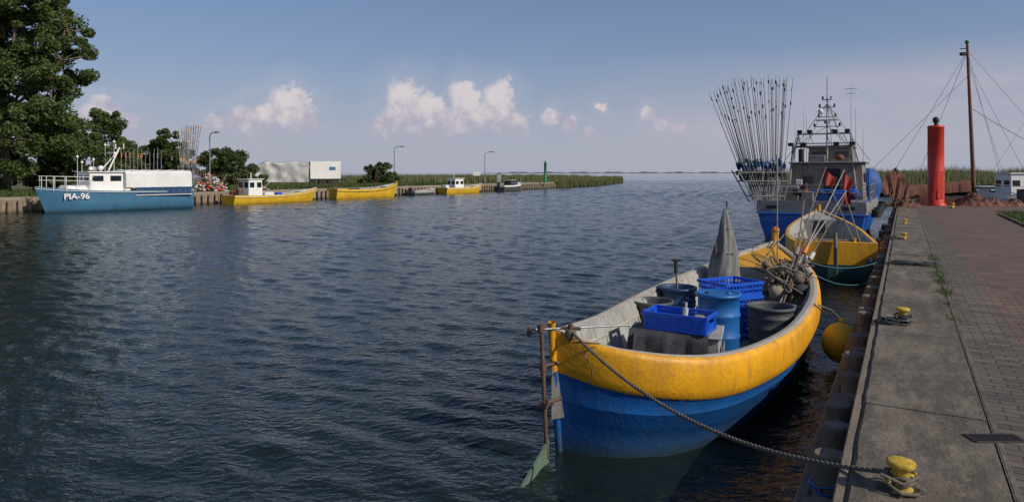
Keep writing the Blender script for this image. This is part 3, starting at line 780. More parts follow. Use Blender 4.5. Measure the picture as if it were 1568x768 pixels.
house(B,7.4,-.3,3.5,1.9,2.2,.8,BEIGE,GREYP,wz=.6)
B.cyl((4.6,.9,3.5),(4.6,.9,4.2),.14,BLACK); B.ball((4.6,-.9,3.75),.20,BRNF,(1.3,1,.8)); B.box((4.4,.1,3.7),(.5,.7,.35),GREYP,bev=.03)
B.box((2.6,1.3,2.0),(1.4,1.2,.7),GREYP,bev=.04); B.box((2.3,-.4,1.95),(.8,.9,.5),SHIPB,bev=.04)
B.box((3.2,2.0,2.3),(1.2,.08,1.2),GREYP,bev=.02); B.cyl((2.4,.4,2.1),(2.4,1.6,2.1),.28,DIRON,seg=16)
for y in(.4,1.6): B.cyl((2.4,y-.03,2.1),(2.4,y+.03,2.1),.42,DIRON,seg=16)
B.build('wheelhouse',e)
B=MB(); B.M=TM; random.seed(14)
for y in(-1.7,1.4):
    B.cyl((3.6,y,1.7),(3.9,y*.85,4.3),.06,GREYP); B.cyl((5.2,y,3.5),(5.2,y*.8,5.0),.045,LGREY); B.cyl((3.9,y*.85,4.3),(5.2,y*.8,5.0),.035,GREYP)
    B.cyl((5.2,y*.8,5.0),(6.4,y*.7,3.5),.03,LGREY)
B.cyl((3.9,-1.5,4.3),(3.9,1.25,4.3),.06,GREYP); B.cyl((5.2,-1.4,5.0),(5.2,1.15,5.0),.045,LGREY); B.cyl((5.2,-1.4,4.5),(5.2,1.15,4.5),.03,LGREY)
for y in(-1.2,-.4,.4,1.): B.cyl((5.2,y,4.5),(5.2,y+.2,5.0),.02,LGREY,seg=6)
for y in(-1.5,-.8,.7,1.3): B.box((3.8,y,4.42),(.18,.26,.18),BLACK,bev=.03); B.box((5.1,y*.8,5.12),(.16,.24,.18),BLACK,bev=.03)
B.cyl((5.8,-.2,3.5),(5.8,-.2,7.0),.055,LGREY,.03); B.cyl((5.8,-.2,7.0),(5.8,-.2,8.0),.015,BLACK)
for z,wd in((5.4,1.2),(5.9,.8),(6.4,.7),(6.8,.4)): 
    B.cyl((5.8,-.2-wd/2,z),(5.8,-.2+wd/2,z),.025,LGREY,seg=6)
    for s_ in(-1,1): B.cyl((5.8,-.2+s_*wd/2,z),(5.8,-.2+s_*wd/2,z+.18),.05,random.choice([BLACK,LGREY,DGREY]),seg=8)
B.box((5.7,-.2,5.75),(.2,1.1,.12),WHITE,bev=.03); B.cyl((5.7,-.2,5.55),(5.7,-.2,5.7),.14,LGREY); B.ball((5.75,.1,6.2),.14,WHITE); B.ball((5.8,-.55,5.15),.2,WHITE,(1,1,.8))
for s_ in((-1.4,0),(1.1,0),(-2.2,0),(1.8,0)): B.tube([(5.8,-.2,6.6),(5.2,s_[0],3.6)],.012,BLACK,4)
B.tube([(5.8,-.2,6.9),(12.5,0,3.2)],.012,BLACK,4); B.tube([(5.8,-.2,6.9),(.3,-2,1.8)],.01,BLACK,4); B.tube([(5.8,-.2,5.4),(3.9,1.2,4.3)],.012,BLACK,4); B.tube([(5.8,-.2,5.4),(3.9,-1.4,4.3)],.012,BLACK,4)
for y,x,z0,z1 in((-1.3,6.2,3.5,7.6),(1.0,6.4,3.5,6.4),(.7,5.0,3.5,5.9),(-1.6,4.6,3.5,6.2),(-1.9,5.4,3.5,5.2),(1.3,5.4,3.5,5.6)): B.cyl((x,y,z0),(x,y,z1),.018,LGREY,.008,6)
B.cyl((6.2,-1.6,7.35),(6.2,-1.0,7.35),.014,LGREY,seg=6); B.cyl((6.2,-1.5,7.1),(6.2,-1.1,7.1),.012,LGREY,seg=6)
B.build('mast_and_gantry',e)
B=MB(); B.M=TM
for sg in(1,-1):
    for z in(2.1,2.45): B.tube([(x,sg*2.4,z) for x in(.2,2,4,6,8)],.02,GREYP,6)
    for x in(.2,1.5,3,4.5,6,8): B.cyl((x,sg*2.4,1.65),(x,sg*2.4,2.45),.02,GREYP,seg=6)
for z in(2.1,2.45): B.tube([(.1,y,z) for y in(-2.3,2.3)],.02,GREYP,6)
B.cyl((2.9,-2.25,1.7),(2.9,-2.25,3.1),.05,SHIPB); 
TRB=paint('blue_tarpaulin',(.02,.10,.36),dirt=.3,scale=2,rough=.65,bump=.9)
B.ball((7.2,-2.0,2.45),.80,TRB,(1.,.85,.95),22,16,.035); B.cyl((7.2,-2.0,1.5),(7.2,-2.0,2.2),.5,TRB,.7,16)
B.ball((9,-1.8,2.8),.55,TRB,(1.3,.9,.8),16,12,.05)
B.ball((3.3,-1.5,1.95),.45,CRB,(1.1,.9,.6),12,8,.1); B.box((1.2,-1.2,1.95),(.8,.6,.5),CRB,bev=.03); B.box((1.3,.2,1.9),(.8,.5,.4),GREYP,bev=.03)
for i in range(18): B.ball((1.0+random.random()*2,random.uniform(-1.8,1.2),1.85+random.random()*.3),random.uniform(.12,.22),random.choice([BLACK,SHIPB,BRNF,BRNF,ROPED]),(1.3,1,.7),8,6,.15)
B.build('deck_gear',e)
def polefan(e,cx,cy,z0,zt,rows,cols,wb,wm,wt,lean,zm0,zm1,db,fl,seed=1,name='marker_poles',r=.02,tapes=(BLACK,BLACK,GREYP,NETW)):
    random.seed(seed); B=MB()
    for i in range(cols):
        for j in range(rows):
            u=(i+.5+random.uniform(-.25,.25))/cols*2-1; w_=(j+.5)/rows*2-1
            zt_=zt*(1-.10*abs(u)**2*(1 if u<0 else .05))-random.uniform(0,.25)
            zm=(zm0+zm1)/2
            pb=Vector((cx+u*wb/2,cy+w_*db,z0)); pm=Vector((cx+lean*.35+u*wm/2,cy+w_*db*1.3,zm)); pt_=Vector((cx+lean+u*wt/2,cy+w_*db*2.2,zt_))
            B.cyl(pb,pm,r,ALU,r,6); B.cyl(pm,pt_,r,random.choice([ALU,ALU,STEEL,DGREY]),r*.55,6)
            d=(pt_-pm).normalized()
            k=random.uniform(-.15,.15)
            B.cyl(pm+d*(k-.22),pm+d*(k+.02),.072,fl[0],.072,8); B.cyl(pm+d*(k+.02),pm+d*(k+.13),.08,random.choice(fl),.045,8)
            B.cyl(pm-Vector((0,0,random.uniform(.5,.9))),pm-Vector((0,0,.35)),.05,random.choice([BLACK,GREYP,DGREY]),.05,8)
            for q in (random.uniform(.45,.7),random.uniform(.8,.95)):
                pp_=pm.lerp(pt_,q); B.cyl(pp_,pp_+d*random.uniform(.08,.2),r*1.6,random.choice(tapes),seg=6)
    for z in (z0+.2,zm0-.5,zm0-.1):
        f=(z-z0)/(zm0-z0); ww=wb+(wm-wb)*f+.2; cx_=cx+lean*.35*f
        for s_ in(-1,1): B.cyl((cx_-ww/2,cy+s_*db*1.3,z),(cx_+ww/2,cy+s_*db*1.3,z),.03,GREYP,seg=6)
    for s_ in(-1,1):
        for q in(-1,1): B.cyl((cx+q*wb/2*1.1,cy+s_*db*1.3,z0-.1),(cx+lean*.35+q*wm/2*1.1,cy+s_*db*1.3,zm0),.03,GREYP,seg=6)
    B.build(name,e)
polefan(e,11.95,32.1,1.7,7.55,3,13,1.15,2.2,3.9,-.75,3.1,3.75,.35,[DBLU,BARB,BLACK,SACK,DBLU,DBLU,LGREY],2,r=.022)

# ------------------------------------------------------------------ red column, right-hand boats
e=empty('red_beacon_column'); B=MB(); B.M=Matrix.Translation((24.4,39.3,1.1))
B.lathe((0,0,0),[(.52,0),(.52,.12),(.42,.14),(.415,4.45),(.43,4.46),(.43,4.55),(.36,4.6),(0,4.62)],RED,32)
B.lathe((0,0,4.6),[(.10,0),(.10,.18),(.16,.2),(.16,.42),(.05,.5),(0,.5)],BLACK,14)
B.box((0,-.42,1.2),(.35,.04,1.6),RED,bev=.01)
B.build('column',e)
e=empty('sailing_boat'); SM=place(27.3,46.5,1,-.12); B=MB(); B.M=SM
hull(B,11,3.2,1.2,1.9,1.5,MASTW,BLACK,LGREY,MASTW,transom=.6,band=.5,rake=1.,deckmat=WOOD,full=2.2)
house(B,5.8,0,1.2,3.4,1.9,.8,WHITE,WHITE,wz=.6)
B.build('hull',e)
B=MB(); B.M=SM
mt=(3.9,0,1.2)
B.cyl(mt,(3.45,0,11.8),.14,MASTW,.08,12); B.ball((3.45,0,11.8),.14,GRN); B.box((3.2,0,11.0),(.35,.3,.22),BLACK,bev=.04); B.cyl((3.0,0,11.35),(3.5,0,11.35),.03,BLACK)
for p in((-2.0,0,1.7),(.4,1.4,1.3),(7.0,1.5,1.3),(7.0,-1.5,1.3),(11.0,0,1.9),(5.0,-1.6,1.3)): B.tube([(3.48,0,11.2 if p[0]!=7 else 10.5),p],.014,ALU,4)
B.tube([(3.5,0,9.5),(-4,0,1.8)],.014,ALU,4)
B.tube([(3.6,0,7.4),(5.4,0,6.2),(8,0,4.6)],.02,ROPE,4)
B.cyl((3.7,0,2.3),(-.7,.0,1.9),.09,MASTW); 
B.build('mast_and_rigging',e)
B=MB(); B.M=SM
rows=[]
for i in range(14):
    x=3.5-4.1*i/13; rows.append([(x,-.5*math.cos(a_)*(1+.2*math.sin(i*1.7))*.7,2.2-.03*i+(.28+.1*math.sin(i*2.1))*math.sin(a_)-(.45 if a_<.1 or a_>3. else 0)) for a_ in [k*math.pi/8 for k in range(9)]])
B.grid(rows,BRNF); 
B.build('furled_sail',e)
e=empty('motor_boat'); B=MB(); B.M=place(37.5,43.0,-1,.1)
hull(B,7.8,2.6,1.3,1.9,1.3,WHITE,WHITE,WHITE,LGREY,transom=.85,band=.5,rake=1.,deckmat=WHITE)
B.box((3.2,0,2.3),(3.6,1.9,1.3),TRB,bev=.15,taper=.85)
house(B,5.5,0,1.6,1.4,1.7,1.3,WHITE,WHITE,wz=.55)
for sg in(1,-1):
    B.tube([(x,sg*(1.2-.15*max(0,x-5)),2.05+.1*max(0,x-5)) for x in(4.8,5.6,6.4,7.2)],.02,STEEL,6)
B.cyl((4.2,0,2.5),(4.2,0,7.5),.025,WHITE,.01,6)
for p in((1,0,1.5),(7.5,0,1.9)): B.tube([(4.2,0,7.3),p],.01,ALU,4)
B.build('hull',e)
def netheap(name,x,y,z,rx,ry,h,mat,seed=1):
    B=MB(); rows=[]
    for i in range(25):
        u=i/24*2-1; row=[]
        for j in range(19):
            w_=j/18*2-1; q=max(0,1-(u*u+w_*w_))
            hh=h*q**.6*(.55+.25*math.sin(u*5+seed)+.2*math.sin(u*11+w_*7+seed*2)+.12*math.sin(u*23-w_*13))
            row.append((x+u*rx*(1+.08*math.sin(j+seed)),y+w_*ry*(1+.08*math.sin(i*1.7)),z+max(0,hh)+.005))
        rows.append(row)
    B.grid(rows,mat,True)
    random.seed(seed)
    for k in range(14):
        a_=random.uniform(0,6.28); B.tube([(x+rx*.8*math.cos(a_+t*.4)*random.uniform(.6,1),y+ry*.8*math.sin(a_+t*.4),z+h*random.uniform(.1,.7)) for t in range(5)],.02,random.choice([ROPE,ROPED,MASTW]),5)
    return B.build(name)
netheap('fishing_net_pile',26.6,38.9,1.1,1.3,.8,.8,BRNF,3); netheap('fishing_net_pile',28.3,39.1,1.1,1.0,.6,.5,MASTW,5); netheap('fishing_net_pile',21.9,38.2,1.1,1.0,.6,.6,BRNF,8)
B=MB(); 
for k,(x,y,hh) in enumerate(((20.9,37.1,3.3),(21.4,37.5,3.0),(20.5,36.6,3.1))):
    B.cyl((x-.4,y,1.0),(x,y,hh),.025,WOOD,seg=6); flag(B,(x,y,hh),(-.9,0),.8,1.3,BRNF,k)
    flag(B,(x,y,hh-.1),(.9,0),.6,1.4,BRNF,k+3)
B.build('drying_nets')
B=MB(); B.M=Matrix.Translation((25.5,40.5,0)); B.cyl((0,0,0),(0,0,2.7),.13,BOLY,seg=12); B.cyl((0,0,2.7),(0,0,2.8),.15,BOLY,.1,12); B.build('yellow_mooring_post')
B=MB()
for (x,y,h,lx,ly) in ((29.5,39.2,.9,.8,.5),(31.4,39.0,.6,1.2,.7)):
    B.box((x,y,1.1+h/2),(lx,ly,h),DGREY if h>.7 else BARB,bev=.04,rz=.3)
    B.box((x,y,1.1+h+.02),(lx*1.06,ly*1.06,.05),DGREY if h>.7 else BARB,bev=.015,rz=.3)
B.build('fish_bins')

# ------------------------------------------------------------------ left bank
def qL(y): return -38+.55*(y-49)
LANDW=[(qL(-30),-30),(qL(133),133),(20,160),(33,205),(38,238),(36,246),(10,262),(-80,300),(-500,420),(-900,300),(-900,-30)]
land=empty('left_bank_ground')
B=MB(); B.poly([(x,y,1.08 if i<2 or i>7 else .35) for i,(x,y) in enumerate(LANDW)],GRASS); B.build('ground_sheet',land)
e=empty('sheet_pile_wall'); B=MB(); random.seed(8)
WALLW=paint('pile_wall_wood',(.28,.22,.155),dirt=.6,scale=1.5,rough=.9,dirtcol=(.07,.055,.04),low=(.03,.03,.02))
yy=20.
dirL=Vector((.55,1,0)).normalized(); rzL=math.atan2(dirL.y,dirL.x)
while yy<133:
    x=qL(yy); B.cyl((x+.25,yy-.15,-1),(x+.25,yy-.15,random.uniform(.80,.95)),.17,WALLW,.16,8)
    yy+=.62
yy=20.
while yy<132:
    y2=min(yy+5.8,133); mx=(qL(yy)+qL(y2))/2; my=(yy+y2)/2; ll=math.hypot(qL(y2)-qL(yy),y2-yy)-.03
    B.box((mx-.35,my+.2,1.03),(ll,.8,.22),SANDC,rz=rzL,bev=.02); B.box((mx-.05,my,.3),(ll,.2,1.4),WALLW,rz=rzL)
    yy=y2+.0
B.build('piles_and_cap',e)
B=MB()
B.poly([(qL(20)-.9,20,1.09),(qL(133)-.9,133,1.09),(qL(133)-3,134,1.09),(qL(20)-3,21.5,1.09)],SANDC); B.build('bank_footpath')

def reedfield(name,poly,n,h,z,wd=.12,mat=REED):
    P_=np.array(poly); mn=P_.min(0);mx=P_.max(0); out=[]
    while len(out)<n:
        c=rng.uniform(mn,mx,(n,2))
        ins=np.zeros(n,bool); j=len(P_)-1
        for i in range(len(P_)):
            xi,yi=P_[i];xj,yj=P_[j]
            cnd=((yi>c[:,1])!=(yj>c[:,1]))&(c[:,0]<(xj-xi)*(c[:,1]-yi)/(yj-yi+1e-9)+xi); ins^=cnd; j=i
        out+=c[ins].tolist()
    out=np.array(out[:n]); pos=np.column_stack([out,np.full(n,z)])
    hn=h*(1+.18*np.sin(out[:,0]*.35)*np.cos(out[:,1]*.21)+.1*np.sin(out[:,0]*1.3))
    return blades(pos,hn,wd,mat,name,lean=.09)
reedfield('reed_bed',[(9.5,134),(20,157),(33,203),(38.3,238),(36,245),(31,236),(24,205),(12,165),(4,140)],20000,1.6,.1,.2)
reedfield('reed_bed',[(-3,128),(2,150),(20,210),(30,240),(-30,240),(-60,170),(-45,120),(-22,112)],24000,1.5,.9,.22)
reedfield('reed_bed',[(60,92),(49,86),(46,92),(52,110),(80,125),(120,128),(120,92),(85,80)],34000,2.8,.1,.2)
reedfield('reed_bed',[(44,125),(52,150),(90,160),(140,160),(110,120),(70,115)],14000,3.6,.1,.25)
reedfield('bank_grass',[(qL(30)-3,30),(qL(110)-3.5,110),(qL(110)-12,112),(qL(30)-14,34)],20000,.55,1.08,.12,WEED)
B=MB(); B.poly([(48,85,.4),(60,91,.4),(84,79,.4),(160,85,.4),(300,180,.4),(120,170,.4),(44,128,.4),(45,92,.4)],GRASS); B.build('right_bank_ground')

# trees
def tree(name,base,H,lobes,nleaf,ls,mat,clr=(.9,1.3),trunk_r=.25,seed=1,nclump=90):
    R=np.random.default_rng(seed); random.seed(seed)
    e=empty(name); B=MB()
    bx,by,bz=base; b0=Vector(base)
    vol=np.array([l[3]*l[4]*l[5] for l in lobes])**(2/3); vol/=vol.sum()
    cl=[]
    top=b0+Vector((random.uniform(-.3,.3),random.uniform(-.3,.3),H*.45))
    B.cyl(b0-Vector((0,0,.3)),top,trunk_r,WOOD,trunk_r*.65,9)
    for l,vv in zip(lobes,vol):
        c=Vector((l[0],l[1],l[2])); k=max(4,int(nclump*vv))
        st=b0.lerp(top,random.uniform(.6,1)); mid=st.lerp(c,.5)+Vector((random.uniform(-.4,.4),random.uniform(-.4,.4),.3))
        B.tube([st,mid,c],trunk_r*.3,WOOD,6)
        for _ in range(k):
            d=R.normal(size=3); d/=np.linalg.norm(d); rr=R.uniform(.15,1.0)**.45
            p=np.array([c.x+d[0]*l[3]*rr,c.y+d[1]*l[4]*rr,c.z+d[2]*l[5]*rr])
            cl.append(p)
            if R.random()<.35: B.tube([c,tuple((np.array(c)+p)/2+R.normal(0,.15,3)),tuple(p)],trunk_r*.09,WOOD,4)
    B.build('trunk',e)
    cl=np.array(cl); n=nleaf
    idx=R.integers(0,len(cl),n); rad=R.uniform(clr[0]*.6,clr[1],len(cl))
    g=R.normal(size=(n,3)); g/=np.linalg.norm(g,axis=1)[:,None]; g*= (R.random(n)**.5)[:,None]
    pos=cl[idx]+g*rad[idx][:,None]*np.array([1,1,.75])
    pos=pos[pos[:,2]>bz+.1]; n=len(pos)
    nrm=R.normal(size=(n,3))+np.array([0,0,.5]); nrm/=np.linalg.norm(nrm,axis=1)[:,None]
    t=np.cross(nrm,R.normal(size=(n,3))); t/=np.linalg.norm(t,axis=1)[:,None]; b=np.cross(nrm,t)
    s=(ls*R.uniform(.5,1.2,n))[:,None]
    V=np.stack([pos-t*s*.5,pos+b*s*.34,pos+t*s*.5,pos-b*s*.34],1)
    me=bpy.data.meshes.new('leaves'); me.from_pydata(V.reshape(-1,3).tolist(),[],np.arange(n*4).reshape(-1,4).tolist()); me.materials.append(mat)
    o=link(bpy.data.objects.new('leaves',me)); o.parent=e
tree('large_tree',(-46,62,1.1),20,[(-44.5,62,16,4.5,4,3.2),(-40.2,61,13.0,2.6,3,2.5),(-43.2,60,18.6,3.8,3,3),(-45.5,62,11,4.5,4,3.2),(-41.2,61,9.2,2.8,3,2.2),(-48,62,14,4,4,5),(-43.5,60,6.0,3.8,3,3.0),(-40.6,62,16.0,2.2,2.5,1.7),(-48,60,19,4,3,4),(-48,62,8,3.5,3,4),(-40.2,62,6.2,2.4,2,1.9)],140000,.30,LEAF,(.6,1.15),.45,1,400)
tree('broadleaf_tree',(-46,66,1.1),9,[(-45.5,66,6.5,2.6,2.5,2.2),(-42,66,4.6,3.2,2.5,2.6),(-48,64,4,3,2.5,2.5),(-44,65,2.6,3,2,1.4)],26000,.30,LEAF2,(.5,1.0),.25,2,95)
tree('broadleaf_tree',(-45.8,76,1.1),9.5,[(-45.2,76,8.4,1.8,2,2.0),(-44.4,76,5.4,2.6,2,2.6),(-47.8,75,5,2.4,2,2.2),(-42.8,75,3.2,2.2,2,1.6)],24000,.30,LEAF,(.5,1.0),.2,3,85)
tree('broadleaf_tree',(-47,88,1.1),8,[(-48,88,4.4,3.2,2.5,2.3),(-45,88,4.8,2.6,2.5,2.4),(-50.5,88,3.6,2.5,2.2,2)],20000,.32,LEAF2,(.5,1.05),.2,4,80)
tree('broadleaf_tree',(-43,86,1.1),9,[(-43.2,86,7.4,1.7,1.7,1.6),(-42,86,5.0,2.4,2.,2.0),(-44.2,86,5.6,1.8,2,1.7),(-43,86,3,2.2,2,1.5)],20000,.30,LEAF,(.45,.9),.2,5,70)
tree('broadleaf_tree',(-37,88,1.1),7,[(-38.6,88,4.6,1.9,1.8,1.6),(-36.2,88,4.2,2.3,2,1.8),(-33.8,89,2.7,1.8,2,1.2)],18000,.30,LEAF2,(.45,.9),.2,6,65)
tree('shrub',(-19.4,100,1.1),4,[(-19.4,100,2.9,2.2,1.8,1.7),(-18.2,100,2.1,1.8,1.6,1.1),(-20.9,100,2.0,1.5,1.5,1.)],12000,.28,LEAF2,(.45,.8),.12,7,60)
tree('shrub',(-40,72,1.1),3,[(-40.5,72,2.2,2.4,1.5,1.2),(-43.5,66,2.0,2.4,1.5,1.4),(-46.5,60,2.0,2.4,1.5,1.4)],14000,.28,LEAF,(.45,.8),.12,8,60)
tree('shrub',(-33,84,1.1),3,[(-34,84,2.2,2.0,1.5,1.0),(-31.5,84,1.8,1.4,1.5,.7)],7000,.28,LEAF2,(.4,.7),.1,9,40)
tree('distant_tree_line',(-75,130,1.1),6,[(-95+i*7.,132+ (i%3)*4,3.2+1.2*math.sin(i*1.9),4.2,3,2.2+.8*math.sin(i*2.7)) for i in range(7)],22000,.6,LEAF2,(.7,1.4),.2,10,160)

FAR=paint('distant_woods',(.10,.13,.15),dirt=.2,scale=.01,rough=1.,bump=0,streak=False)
B=MB()
for (x0,x1,y,h) in((-200,1400,3800,9),(1200,4200,3400,14)):
    top=[]; k=80
    for i in range(k+1): top.append((x0+(x1-x0)*i/k,y,max(.5,h*(.6+.25*math.sin(i*.7)+.2*math.sin(i*1.9+1))*min(1,i/12,(k-i)/6))))
    B.grid([[(p[0],p[1],-1),p,(p[0],p[1]+60,-1)] for p in top],FAR)
B.build('distant_shore')

def lamp(x,y,H,dx,dy,arm=1.3):
    e=empty('street_lamp'); B=MB()
    B.cyl((x,y,1.0),(x,y,2.2),.11,STEEL,.10,10); B.cyl((x,y,2.2),(x,y,H-.5),.075,STEEL,.055,10)
    pts=[(x+dx*arm*(1-math.cos(a_)),y+dy*arm*(1-math.cos(a_)),H-.5+.5*math.sin(a_)) for a_ in [k*math.pi/2/8 for k in range(9)]]
    B.tube(pts,.045,STEEL,8); B.box((x+dx*(arm+.35),y+dy*(arm+.35),H-.02),(.75,.28,.13),STEEL,rz=math.atan2(dy,dx),bev=.04)
    B.box((x+dx*(arm+.35),y+dy*(arm+.35),H-.09),(.5,.2,.04),WHITE,rz=math.atan2(dy,dx))
    B.build('lamp_post',e)
lamp(-33.2,75,7.4,.85,-.5,.8); lamp(-18.1,105,7.0,.85,-.5,1.2); lamp(-4.9,123,6.7,.85,-.5,1.2)
B=MB(); B.M=Matrix.Translation((6.2,127,1.1)); B.lathe((0,0,0),[(.35,0),(.35,.1),(.24,.12),(.24,3.6),(.3,3.62),(.3,3.75),(.12,3.8),(.12,4.1),(0,4.15)],GRN,16); B.build('green_beacon_column')

# trailer
e=empty('box_trailer'); TR=place(-37.0,99.5,1,.38,1.1); B=MB(); B.M=TR
B.box((9.4,0,2.25),(4.4,2.5,2.6),WHITE,bev=.03); B.box((6.6,0,.85),(11.6,2.2,.2),BLACK)
for x in(7.6,8.9,10.2): 
    for sg in(1,-1): B.cyl((x,sg*.95,.45),(x,sg*1.2,.45),.45,BLACK,seg=18)
B.box((10.4,-1.265,2.5),(.9,.02,.5),BLUS)
B.build('trailer_box',e)
B=MB(); B.M=TR; rows=[]
nzr=np.random.default_rng(3); fa=nzr.uniform(.6,6,14); fb=nzr.uniform(-4,4,14); fp=nzr.uniform(0,6,14)
def fn(x,z): return sum(.07/ (1+.5*abs(a_)) *math.sin(x*a_+z*b_+p_) for a_,b_,p_ in zip(fa,fb,fp))
for i in range(50):
    x=-.8+7.8*i/49; top=3.45+.08*math.sin(x*1.7)-(.5*(1-x/1.0) if x<1 else 0)
    b0=.5+.9*max(0,1-(x+.8)/2)
    rows.append([(x+.1*math.sin(z*3),-1.35-fn(x,z),z) for z in np.linspace(b0,top-.15,12)]+[(x,-1.1,top),(x,0,top+.08),(x,1.2,top),(x,1.3,.5)])
B.grid(rows,paint('silver_tarpaulin',(.46,.46,.45),dirt=.45,scale=.7,rough=.5,dirtcol=(.10,.10,.10),bump=.6,streak=False),True)
B.box((-.4,0,1.7),(.8,2.0,2.0),DGREY,bev=.1)
B.build('tarpaulin_cover',e)

# PIA-96 boat
e=empty('fishing_cutter'); CM=place(-28.2,59.0,-34.9+28.2,50.0-59.0)
B=MB(); B.M=CM
hull(B,11.3,3.3,1.55,1.95,1.6,BLUS,BLUS,WHITE,WHITE,transom=.85,band=.93,rake=.7,deckmat=WHITE,full=2.6)
B.build('hull',e)
B=MB(); B.M=CM
house(B,6.8,0,1.55,2.6,2.3,1.45,WHITE,WHITE,wz=.68,taper=.93)
B.box((8.75,0,1.75),(1.6,1.9,.55),WHITE,bev=.1,taper=.85)
B.box((5.4,0,1.95),(.4,2.9,.8),WHITE,bev=.03)
rows=[]
for x in np.linspace(.3,5.6,20):
    s_=.025*math.sin(x*6)+.02*math.sin(x*11)
    rows.append([(x,1.58*c_,z_+s_) for c_,z_ in ((-1.02,1.82),(-1.0,2.3),(-.97,2.9),(-.85,3.12),(0,3.22),(.85,3.12),(.97,2.9),(1.0,2.3),(1.02,1.82))])
B.grid(rows,TARPW,False); B.poly(rows[0],TARPW); B.poly(rows[-1],TARPW)
for x in np.linspace(.4,4.8,10): B.box((x,1.62,1.55),(.04,.04,.55),BLUS); 
B.box((2.6,1.6,1.50),(4.5,.04,.62),DBLU); B.box((2.6,1.66,1.20),(4.6,.05,.05),WHITE); B.box((2.6,1.66,1.80),(4.6,.05,.05),BLUS)
B.build('wheelhouse',e)
B=MB(); B.M=CM; random.seed(21)
B.cyl((6.3,0,3.0),(5.4,0,5.0),.06,WHITE); B.cyl((6.9,0,3.0),(5.4,0,4.9),.04,WHITE); B.cyl((5.4,-.7,4.9),(5.4,.7,4.9),.035,WHITE)
for y in(-.7,.7): B.cyl((5.4,y,4.9),(5.4,y,5.3),.04,WHITE)
B.box((6.0,0,4.55),(.2,1.2,.12),WHITE,bev=.02); B.ball((7.0,.5,3.35),.2,WHITE); B.ball((7.4,-.3,3.3),.16,WHITE)
for x,y,h in((7.6,.7,4.2),(7.9,-.6,4.0),(6.2,.9,5.6),(6.1,-.9,5.4),(8.6,.4,4.4)): B.cyl((x,y,2.0),(x,y,h),.025,WHITE,.012,6); B.ball((x,y,h-.2),.1,WHITE,seg=8,rings=6)
for z in(2.35,2.65):
    for sg in(1,-1): B.tube([(x,sg*1.45*(1-max(0,(x-8)/3.1)**2),z+.03*(x-8)) for x in(7.9,8.8,9.6,10.3,10.8,11.05)],.022,WHITE,6)
for x in(8.,8.8,9.6,10.3,10.9):
    for sg in(1,-1): B.cyl((x,sg*1.45*(1-max(0,(x-8)/3.1)**2),1.6),(x,sg*1.45*(1-max(0,(x-8)/3.1)**2),2.7),.02,WHITE,seg=6)
for i in range(11):
    x=1.8+i*.32; B.cyl((x,-.6,3.0),(x+.03*math.sin(i*2),-.6+.1*math.sin(i),4.9+.5*math.sin(i*1.3)*.5),.02,ALU,seg=5); B.cyl((x,-.6,4.2),(x,-.6,4.6),.045,random.choice([NETW,RUST,ORG]),seg=6)
B.build('mast_rails',e)
polefan(e,-28.3,59.6,1.9,7.2,3,9,.9,1.2,1.9,.1,3.6,4.4,.35,[SACK,NETW,ORG,BARB,NETW,ORG],5,'marker_pole_bundle',.03,(NETW,ORG,SACK,NETW,ORG))
cu=bpy.data.curves.new('registration_text','FONT'); cu.body='PIA-96'; cu.size=.60; cu.extrude=.004; cu.offset=.012
o=link(bpy.data.objects.new('registration_text',cu)); cu.materials.append(WHITE); o.parent=e
loc=CM@Vector((9.75,1.04,1.02)); xd=(CM.to_3x3()@Vector((-1,.25,0))).normalized(); zd=Vector((0,0,1)); nd=xd.cross(zd)
o.matrix_world=Matrix.Translation(loc)@Matrix((( xd.x,0,nd.x,0),(xd.y,0,nd.y,0),(0,1,0,0),(0,0,0,1)))
def heap(name,x,y,z,r,h,mats,n=60,seed=2,rr=(.1,.25)):
    random.seed(seed); B=MB()
    for i in range(n):
        a_=random.uniform(0,6.28); q=math.sqrt(random.random()); zz=h*(1-q**1.6)*random.uniform(.35,1.)
        B.ball((x+r*q*math.cos(a_),y+r*q*math.sin(a_)*.7,z+zz),random.uniform(*rr),random.choice(mats),(random.uniform(.8,1.4),1,random.uniform(.5,1)),8,6,.15)
    for i in range(n//6):
        a_=random.uniform(0,6.28); p=Vector((x+r*.5*math.cos(a_),y+r*.3*math.sin(a_),z+h*.3)); B.cyl(p,p+Vector((random.uniform(-1,1),random.uniform(-.5,.5),random.uniform(.6,1.5))),.025,random.choice([NETW,RUST,WOOD]),seg=5)
    return B.build(name)
heap('fishing_float_pile',-30.8,69.5,1.1,1.9,1.8,[PINK,NETW,NETW,NETW,REDF,GREYP,ORG,RED],260,6,(.07,.16))
heap('fishing_float_pile',-27.5,73.5,1.1,1.3,.7,[NETW,BLACK,RUST,ORG],60,7,(.08,.18))

